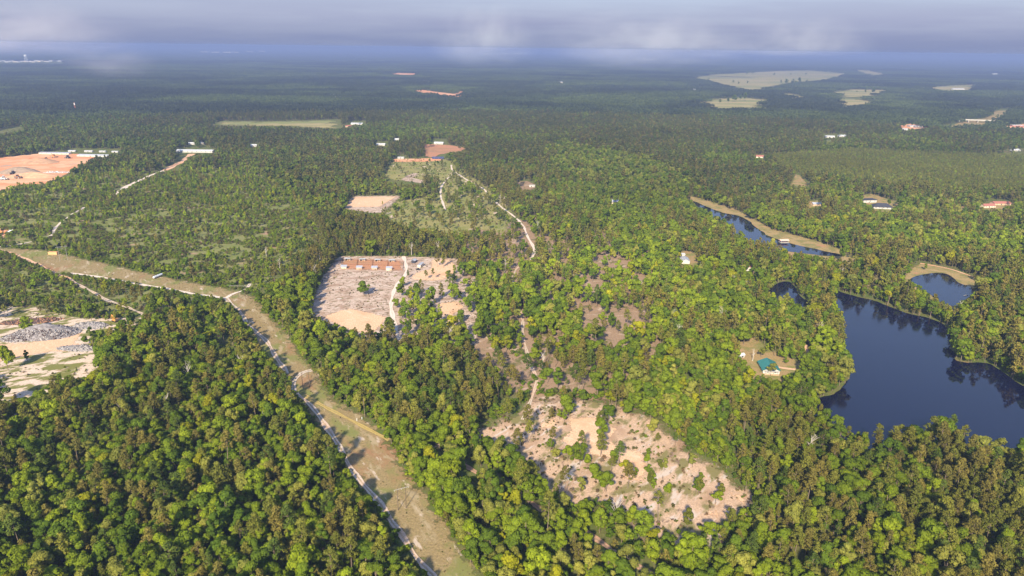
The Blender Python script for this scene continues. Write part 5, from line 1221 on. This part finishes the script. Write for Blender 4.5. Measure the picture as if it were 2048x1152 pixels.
# water tower, far town and plants
wt_ = tag(empty('water_tower', G(53, 124)), 'white water tower on legs above the far town', 'water tower')
MB().lathe([(1, 62), (10, 64), (15, 69), (15.5, 74), (12, 80), (5, 83), (0.5, 84)], 20).build('tank', M_tower, wt_)
for i in range(6):
    a_ = i*math.pi/3; MB().tube((math.cos(a_)*15, math.sin(a_)*15, 0), (math.cos(a_)*12, math.sin(a_)*12, 68), 1.5, 1.3, 8).build('leg', M_tower, wt_)
MB().tube((0, 0, 0), (0, 0, 63), 2.2, None, 10).build('riser', M_tower, wt_)
rt = random.Random(3)
for i in range(22):
    x = 2+i*5.9; building('town_house', (x, 124.2+rt.uniform(-1.6, 1.4)-x*0.012), rt.uniform(24, 52), 18, rt.uniform(7, 13), 3.0, M_white if rt.random() < 0.7 else M_cream, M_whitetin if rt.random() < 0.6 else M_tin,
        'pale far town building, %s along the row under the water tower' % ordinal(i+1), 'building', rt.uniform(-0.2, 0.2), wins=0, door=False, group='far town row')
for i, (x, y, l, hh) in enumerate(((1272, 121, 90, 18), (1284, 118.5, 140, 26), (1297, 121, 160, 24), (1311, 120.5, 110, 20), (1290, 123.5, 150, 16))):
    building('plant_hall', (x, y), l*1.5, 60, hh*1.2, 4, M_white, M_whitetin, 'hazy white factory hall, %s of the far bright plant' % ordw[i] if i < 4 else 'low white factory hall in front of the far bright plant', 'factory', 0.0, 'flat', 0.4, 0, False, group='far white plant')
for i, (x, y, l) in enumerate(((975, 110, 260), (1012, 109.5, 300), (1036, 109.5, 240), (1050, 109, 160))):
    building('plant_hall', (x, y), l, 120, 55, 6, M_white, M_whitetin, 'faint white hall on the horizon, %s from the mist wisp' % ordw[i], 'factory', 0.0, 'flat', 0.4, 0, False, group='horizon halls')
for i, (x, y) in enumerate(((252, 99.5), (410, 106), (432, 107), (455, 107.5), (470, 107), (500, 105.5), (524, 104.5))):
    building('plant_hall', (x, y), 200, 60, 42, 5, M_white, M_tin, 'faint pale roof in the far haze, %s from the water tower' % ordinal(i+1), 'building', 0.0, 'flat', 0.4, 0, False, group='faint far roofs')
ms = tag(empty('radio_mast', G(152, 226)), 'rust-red lattice mast above the far dark pines', 'mast')
for i in range(3):
    a_ = i*2.094; MB().tube((math.cos(a_)*2.4, math.sin(a_)*2.4, 0), (math.cos(a_)*0.6, math.sin(a_)*0.6, 34), 0.32, 0.22, 6).build('leg', M_mast, ms)
for z in range(4, 34, 5):
    r_ = 2.4-1.8*z/34; MB().lathe([(r_, 0), (r_+0.1, 0.2), (r_, 0.4)], 3, (0, 0, z)).build('brace_ring', M_mast, ms)
for z in (30, 26): MB().box(-1.8, 1.8, -0.5, 0.5, z, z+2.2).build('antenna', M_whitepaint, ms)
# ------------------------------------------------------------------ trees that stand out one by one
def lone_tree(at, kind, s, col, label, cat='tree', sz=1.0, name=None, group=None):
    src = {'b': broad_parts, 'p': pine_parts, 's': shrub_parts}[kind[0]][int(kind[1])]
    t = empty(name or ('pine_tree' if kind[0] == 'p' else 'bush' if kind[0] == 's' else 'broadleaf_tree'), G(*at), random.uniform(0, 6.28)); t.scale = (s, s, s*sz)
    tag(t, label, cat, group)
    c = link('foliage' if kind[0] == 's' else 'crown', src[0], t); c['tint'] = [float(v) for v in col]+[1.0]
    link('stem' if kind[0] == 's' else 'trunk', src[1], t)
LG = BT['leaf green']; BG = BT['bright green']; DG = BT['deep green']; YG = BT['yellow-green']; PG = BT['pale grey-green']; OL = PT['olive']
LONE = [((728, 592), 'b2', 1.0, DG, 'lone dark round tree in the middle of the kennel clearing'), ((1253, 832), 'b0', 1.0, LG, 'round green tree on the far rim of the hilltop'),
        ((1135, 832), 'b2', 1.35, LG, 'broad spreading tree at the far corner of the hilltop'), ((1128, 845), 'b5', 0.7, LG, 'slim tree under the broad spreading one'),
        ((1205, 842), 'p0', 0.62, PT['dark green'], 'thin dark pine at the edge of the big sand patch'), ((1212, 850), 'p1', 0.5, OL, 'thin olive pine beside the thin dark one'),
        ((1297, 912), 'b3', 0.55, LG, 'topmost bush of the hedge-like row on the hilltop'), ((1295, 930), 'b0', 0.6, BG, 'second bush of the hedge-like row on the hilltop'), ((1297, 948), 'b3', 0.65, LG, 'third bush of the hedge-like row on the hilltop'), ((1303, 966), 'b0', 0.7, BG, 'fourth bush of the hedge-like row on the hilltop'), ((1304, 980), 'b1', 0.6, LG, 'lowest bush of the hedge-like row on the hilltop'),
        ((1335, 995), 'b0', 0.72, BG, 'bright round bush alone on the hilltop brush'), ((1397, 990), 'b5', 0.9, OL, 'thin grey-green tree inside the bulldozed loop'), ((1250, 950), 'b4', 0.85, YG, 'flat-topped yellow-green tree below the sand patch'),
        ((1228, 925), 'b2', 0.7, LG, 'green tree touching the big sand patch'), ((1174, 930), 'b3', 0.75, BG, 'bright tree at the near edge of the big sand patch'), ((1135, 922), 'b4', 0.9, BG, 'loose bright tree on white sand'), ((1190, 962), 'b2', 0.95, LG, 'wide green tree among grey brush on the hilltop'),
        ((1212, 985), 'b4', 0.95, LG, 'loose green tree by the hilltop rim'), ((1160, 985), 'b1', 0.8, PG, 'pale slim tree by the hilltop rim'), ((1110, 925), 'b4', 0.8, PG, 'pale thin tree left on white sand'), ((1100, 900), 'b3', 0.8, LG, 'green tree beside the small sand patch'),
        ((1374, 1060), 'b5', 1.0, PT['olive'], 'dull olive tree at the near tip of the hilltop'), ((1440, 1000), 'b5', 0.8, OL, 'sparse grey tree above the orange scrape'), ((1350, 895), 'p1', 0.6, PT['dark green'], 'thin pine on the hilltop track'), ((1315, 885), 'p2', 0.45, OL, 'small olive pine on the hilltop'), ((1385, 935), 'b4', 0.75, PG, 'pale ragged tree by the hilltop edge'), ((1320, 940), 'b4', 0.6, OL, 'dull thin tree on the orange hilltop soil'),
        ((993, 708), 'b4', 0.95, YG, 'flat yellow-green tree, first of a pair by the sandy track'), ((1012, 704), 'b4', 0.95, YG, 'flat yellow-green tree, second of a pair by the sandy track'),
        ((852, 560), 'p0', 0.55, OL, 'thin pine standing in the peach sand by the truck'), ((866, 560), 'p1', 0.6, OL, 'second thin pine standing in the peach sand'), ((816, 556), 'p3', 0.45, PT['dark green'], 'small pine where the kennel lane bends'), ((920, 646), 'b2', 0.8, DG, 'dark round tree on the small sand patch'), ((832, 590), 'b0', 0.85, DG, 'dark tree just off the kennel lane'), ((800, 596), 'b1', 0.95, LG, 'tall green tree along the kennel lane'), ((806, 575), 'b0', 0.75, BG, 'bright small tree at the lane corner'),
        ((778, 672), 'b1', 1.1, DG, 'dark full tree at the foot of the kennel lane'), ((1522, 715), 'b4', 0.6, PG, 'small pale tree behind the green roof'), ((1541, 752), 'b4', 0.7, PG, 'thin pale tree in front of the green-roofed house'), ((1570, 728), 'b3', 0.45, LG, 'small round tree on the green-roofed house lawn'), ((1487, 690), 'b2', 1.2, LG, 'big round tree at the head of the lawn'),
        ((1776, 411), 'b0', 0.7, DG, 'dark little tree beside the hip-roofed house'), ((1850, 540), 'b1', 0.5, LG, 'small slim tree on the pond bank'), ((765, 412), 'p3', 0.4, YG, 'tiny yellowish sapling on the graded sand pad'), ((858, 294), 'b2', 1.4, DG, 'big dark tree by the white house on the brown field')]
for L in LONE:
    L = list(L); L[2] *= 0.8 if 1080 < L[0][0] < 1460 and L[0][1] > 800 else 1.0; L[2] *= 1.1; lone_tree(*L)
for i, (p, s) in enumerate((((1480, 201), 2.6), ((1492, 202), 3.0), ((1470, 204), 2.4), ((1443, 206), 1.6), ((1457, 206), 1.5), ((1420, 161), 1.8), ((1465, 167), 2.2), ((1478, 168), 2.2), ((1492, 168), 2.0), ((1560, 167), 2.4), ((1575, 169), 3.2), ((1588, 168), 3.2), ((1600, 167), 3.0), ((1612, 166), 2.6), ((1595, 173), 2.6), ((1580, 175), 2.4), ((1495, 150), 2.4), ((1508, 150), 2.4), ((1545, 150), 2.4), ((1578, 149), 2.4), ((1610, 150), 2.0), ((1730, 187), 2.2), ((1748, 188), 2.6), ((1715, 184), 1.8))):
    p = (p[0]+rt.uniform(-4, 4), p[1]+rt.uniform(-1, 1)); s *= rt.uniform(0.5, 1.2)
    lone_tree(p, 'b%d' % (i % 4), s, DG*0.8, 'dark tree clump on the far hay fields, %s counting across' % ordinal(i+1), group='dark trees on the far fields')
# bare dead trees
def dead_tree(at, hgt, label, seed):
    t = tag(empty('dead_tree', G(*at)), label, 'dead tree'); r = random.Random(seed)
    MB().tube((0, 0, -0.3), (0.2, 0.1, hgt*0.55), 0.32, 0.2, 8).tube((0.2, 0.1, hgt*0.55), (0.0, 0.3, hgt), 0.2, 0.05, 6).build('trunk', M_deadwood, t)
    for i in range(9):
        z = hgt*r.uniform(0.35, 0.85); a_ = r.uniform(0, 6.28); l = hgt*r.uniform(0.18, 0.36)
        p = Vector((0.15, 0.1, z)); q = p+Vector((math.cos(a_)*l*0.6, math.sin(a_)*l*0.6, l*0.8))
        m = MB().tube(p, q, 0.12, 0.05, 5)
        for k in range(3):
            f = r.uniform(0.4, 1.0); u = p+(q-p)*f; b_ = r.uniform(0, 6.28); m.tube(u, u+Vector((math.cos(b_)*l*0.3, math.sin(b_)*l*0.3, l*0.25)), 0.05, 0.02, 4)
        m.build('limb', M_deadwood, t)
for p, hh, lab, sd in (((1075, 470), 19, 'tall bare dead tree beside the sandy path', 1), ((1000, 408), 15, 'bare grey tree where the sandy path bends', 2), ((1008, 410), 13, 'smaller bare grey tree at the path bend', 3), ((1505, 722), 9, 'leafless sapling on the green-roofed house lawn', 4), ((245, 838), 14, 'leaning bare dead tree in the left woods', 5), ((1010, 545), 14, 'pale dead snag near the forest gap', 6), ((1085, 735), 12, 'grey snag by the track bend', 8)):
    dead_tree(p, hh, lab, sd)

# grey snags scattered through the near woods
rs = np.random.default_rng(77); cand = np.where((dist_T < 800) & inview_T & ~indiv)[0]; pick = rs.choice(cand, 34, replace=False)
pick = sorted(pick, key=lambda i: math.hypot(T['x'][i]-pole_at.x, T['y'][i]-pole_at.y))
for j, i in enumerate(pick):
    a_, b_ = proj(T['x'][i], T['y'][i], 0.0)
    dead_tree((float(a_)+4, float(b_)+1), float(rs.uniform(11, 17)), 'bare grey snag among green crowns, %s of the snags from the twin poles' % ordinal(j+1), 100+j)

# ------------------------------------------------------------------ the air
def volume_box(name, x0, x1, y0, y1, z0, z1, mat, label, cat):
    o = MB().box(x0, x1, y0, y1, z0, z1).build(name, mat)
    return tag(o, label, cat, kind='stuff')
hz = NT('haze_air'); pv = hz.n('ShaderNodeVolumePrincipled')
pv.inputs['Color'].default_value = (0.235, 0.305, 0.55, 1); pv.inputs['Density'].default_value = 1.2e-4; pv.inputs['Anisotropy'].default_value = 0.0
hz.l(pv.outputs['Volume'], hz.out.inputs['Volume'])
volume_box('haze', -43000, 43000, -43000, 43000, -1.5, 226.0, hz.m, 'thin blue haze lying over the whole country', 'haze')

def at_dist(px, py, d):
    x = (px-1024)/F; y = -(py-576)/F; xr = x*cR-y*sR; yr = x*sR+y*cR
    v = Vector((xr, cP+yr*sP, -sP+yr*cP)); return Vector((0, 0, H))+v*(d/v.y)
def cloud_mat(name, dens, scale, col):
    t = NT(name); tc = t.n('ShaderNodeTexCoord').outputs['Object']
    ln = t.n('ShaderNodeVectorMath', operation='LENGTH'); t.l(tc, ln.inputs[0])
    fall = t.ramp(ln.outputs['Value'], 1.0, 0.15); nz = t.ramp(t.noise(tc, scale, 4.0, 0.55), 0.34, 0.70)
    v = t.n('ShaderNodeVolumePrincipled'); v.inputs['Color'].default_value = (*col, 1); v.inputs['Anisotropy'].default_value = 0.0
    t.l(t.math('MULTIPLY', t.math('MULTIPLY', fall, nz), dens), v.inputs['Density']); t.l(v.outputs['Volume'], t.out.inputs['Volume'])
    return t.m
def puff(name, c, rx, ry, rz, dens, scale, label, col, half=0):
    """soft vapour body; half = 1 keeps the dome above its centre, -1 the bowl below it"""
    bm = bmesh.new(); bmesh.ops.create_icosphere(bm, subdivisions=3, radius=1.0)
    if half:
        bmesh.ops.bisect_plane(bm, geom=bm.verts[:]+bm.edges[:]+bm.faces[:], plane_co=(0, 0, 0), plane_no=(0, 0, half), clear_inner=True)
        bmesh.ops.holes_fill(bm, edges=[e for e in bm.edges if e.is_boundary])
    me = bpy.data.meshes.new(name); bm.to_mesh(me); bm.free()
    me.materials.append(cloud_mat(name+'_vapour', dens, scale, col)); o = link(name, me, loc=c); o.scale = (rx, ry, rz)
    return tag(o, label, 'cloud' if name == 'cloud' else 'mist', kind='stuff')
def horizon_px(x): return 96.3+(x-1024)*math.tan(ROLL)
def wisp(x, rpx, up, down, d, dens, scale, what, col=(0.90, 0.90, 0.93)):
    """low cloud standing across the eye-level plane: a cloud above the haze layer, its foot a mist inside it"""
    c = at_dist(x, horizon_px(x), d); q = d/F
    if up: puff('cloud', Vector((c.x, c.y, 226.4)), rpx*q, rpx*q*0.6, up*q, dens, scale, what+' above the horizon', col, 1)
    if down: puff('mist', Vector((c.x, c.y, 225.6)), rpx*q, rpx*q*0.6, min(down*q, 205.0), dens*1.7, scale, what+' trailing over the far woods', col, -1)
PK = (0.92, 0.87, 0.92)
c_ = at_dist(235, 126, 3400); puff('mist', c_, 250, 150, 90, 0.0022, 1.2, 'small pinkish mist puff over the far dark forest', PK)
c_ = at_dist(170, 118, 3700); puff('mist', c_, 210, 120, 70, 0.0013, 1.3, 'fainter mist puff beside the small pinkish one', PK)
wisp(40, 250, 95, 34, 4600, 0.0013, 1.5, 'broad pinkish cloud bank', PK)
wisp(965, 120, 100, 44, 5200, 0.0019, 1.6, 'upright white cloud wisp')
wisp(1290, 230, 84, 44, 6000, 0.0012, 2.0, 'wide ragged white cloud')
wisp(1590, 170, 84, 12, 6400, 0.0010, 1.8, 'rounded white cloud')
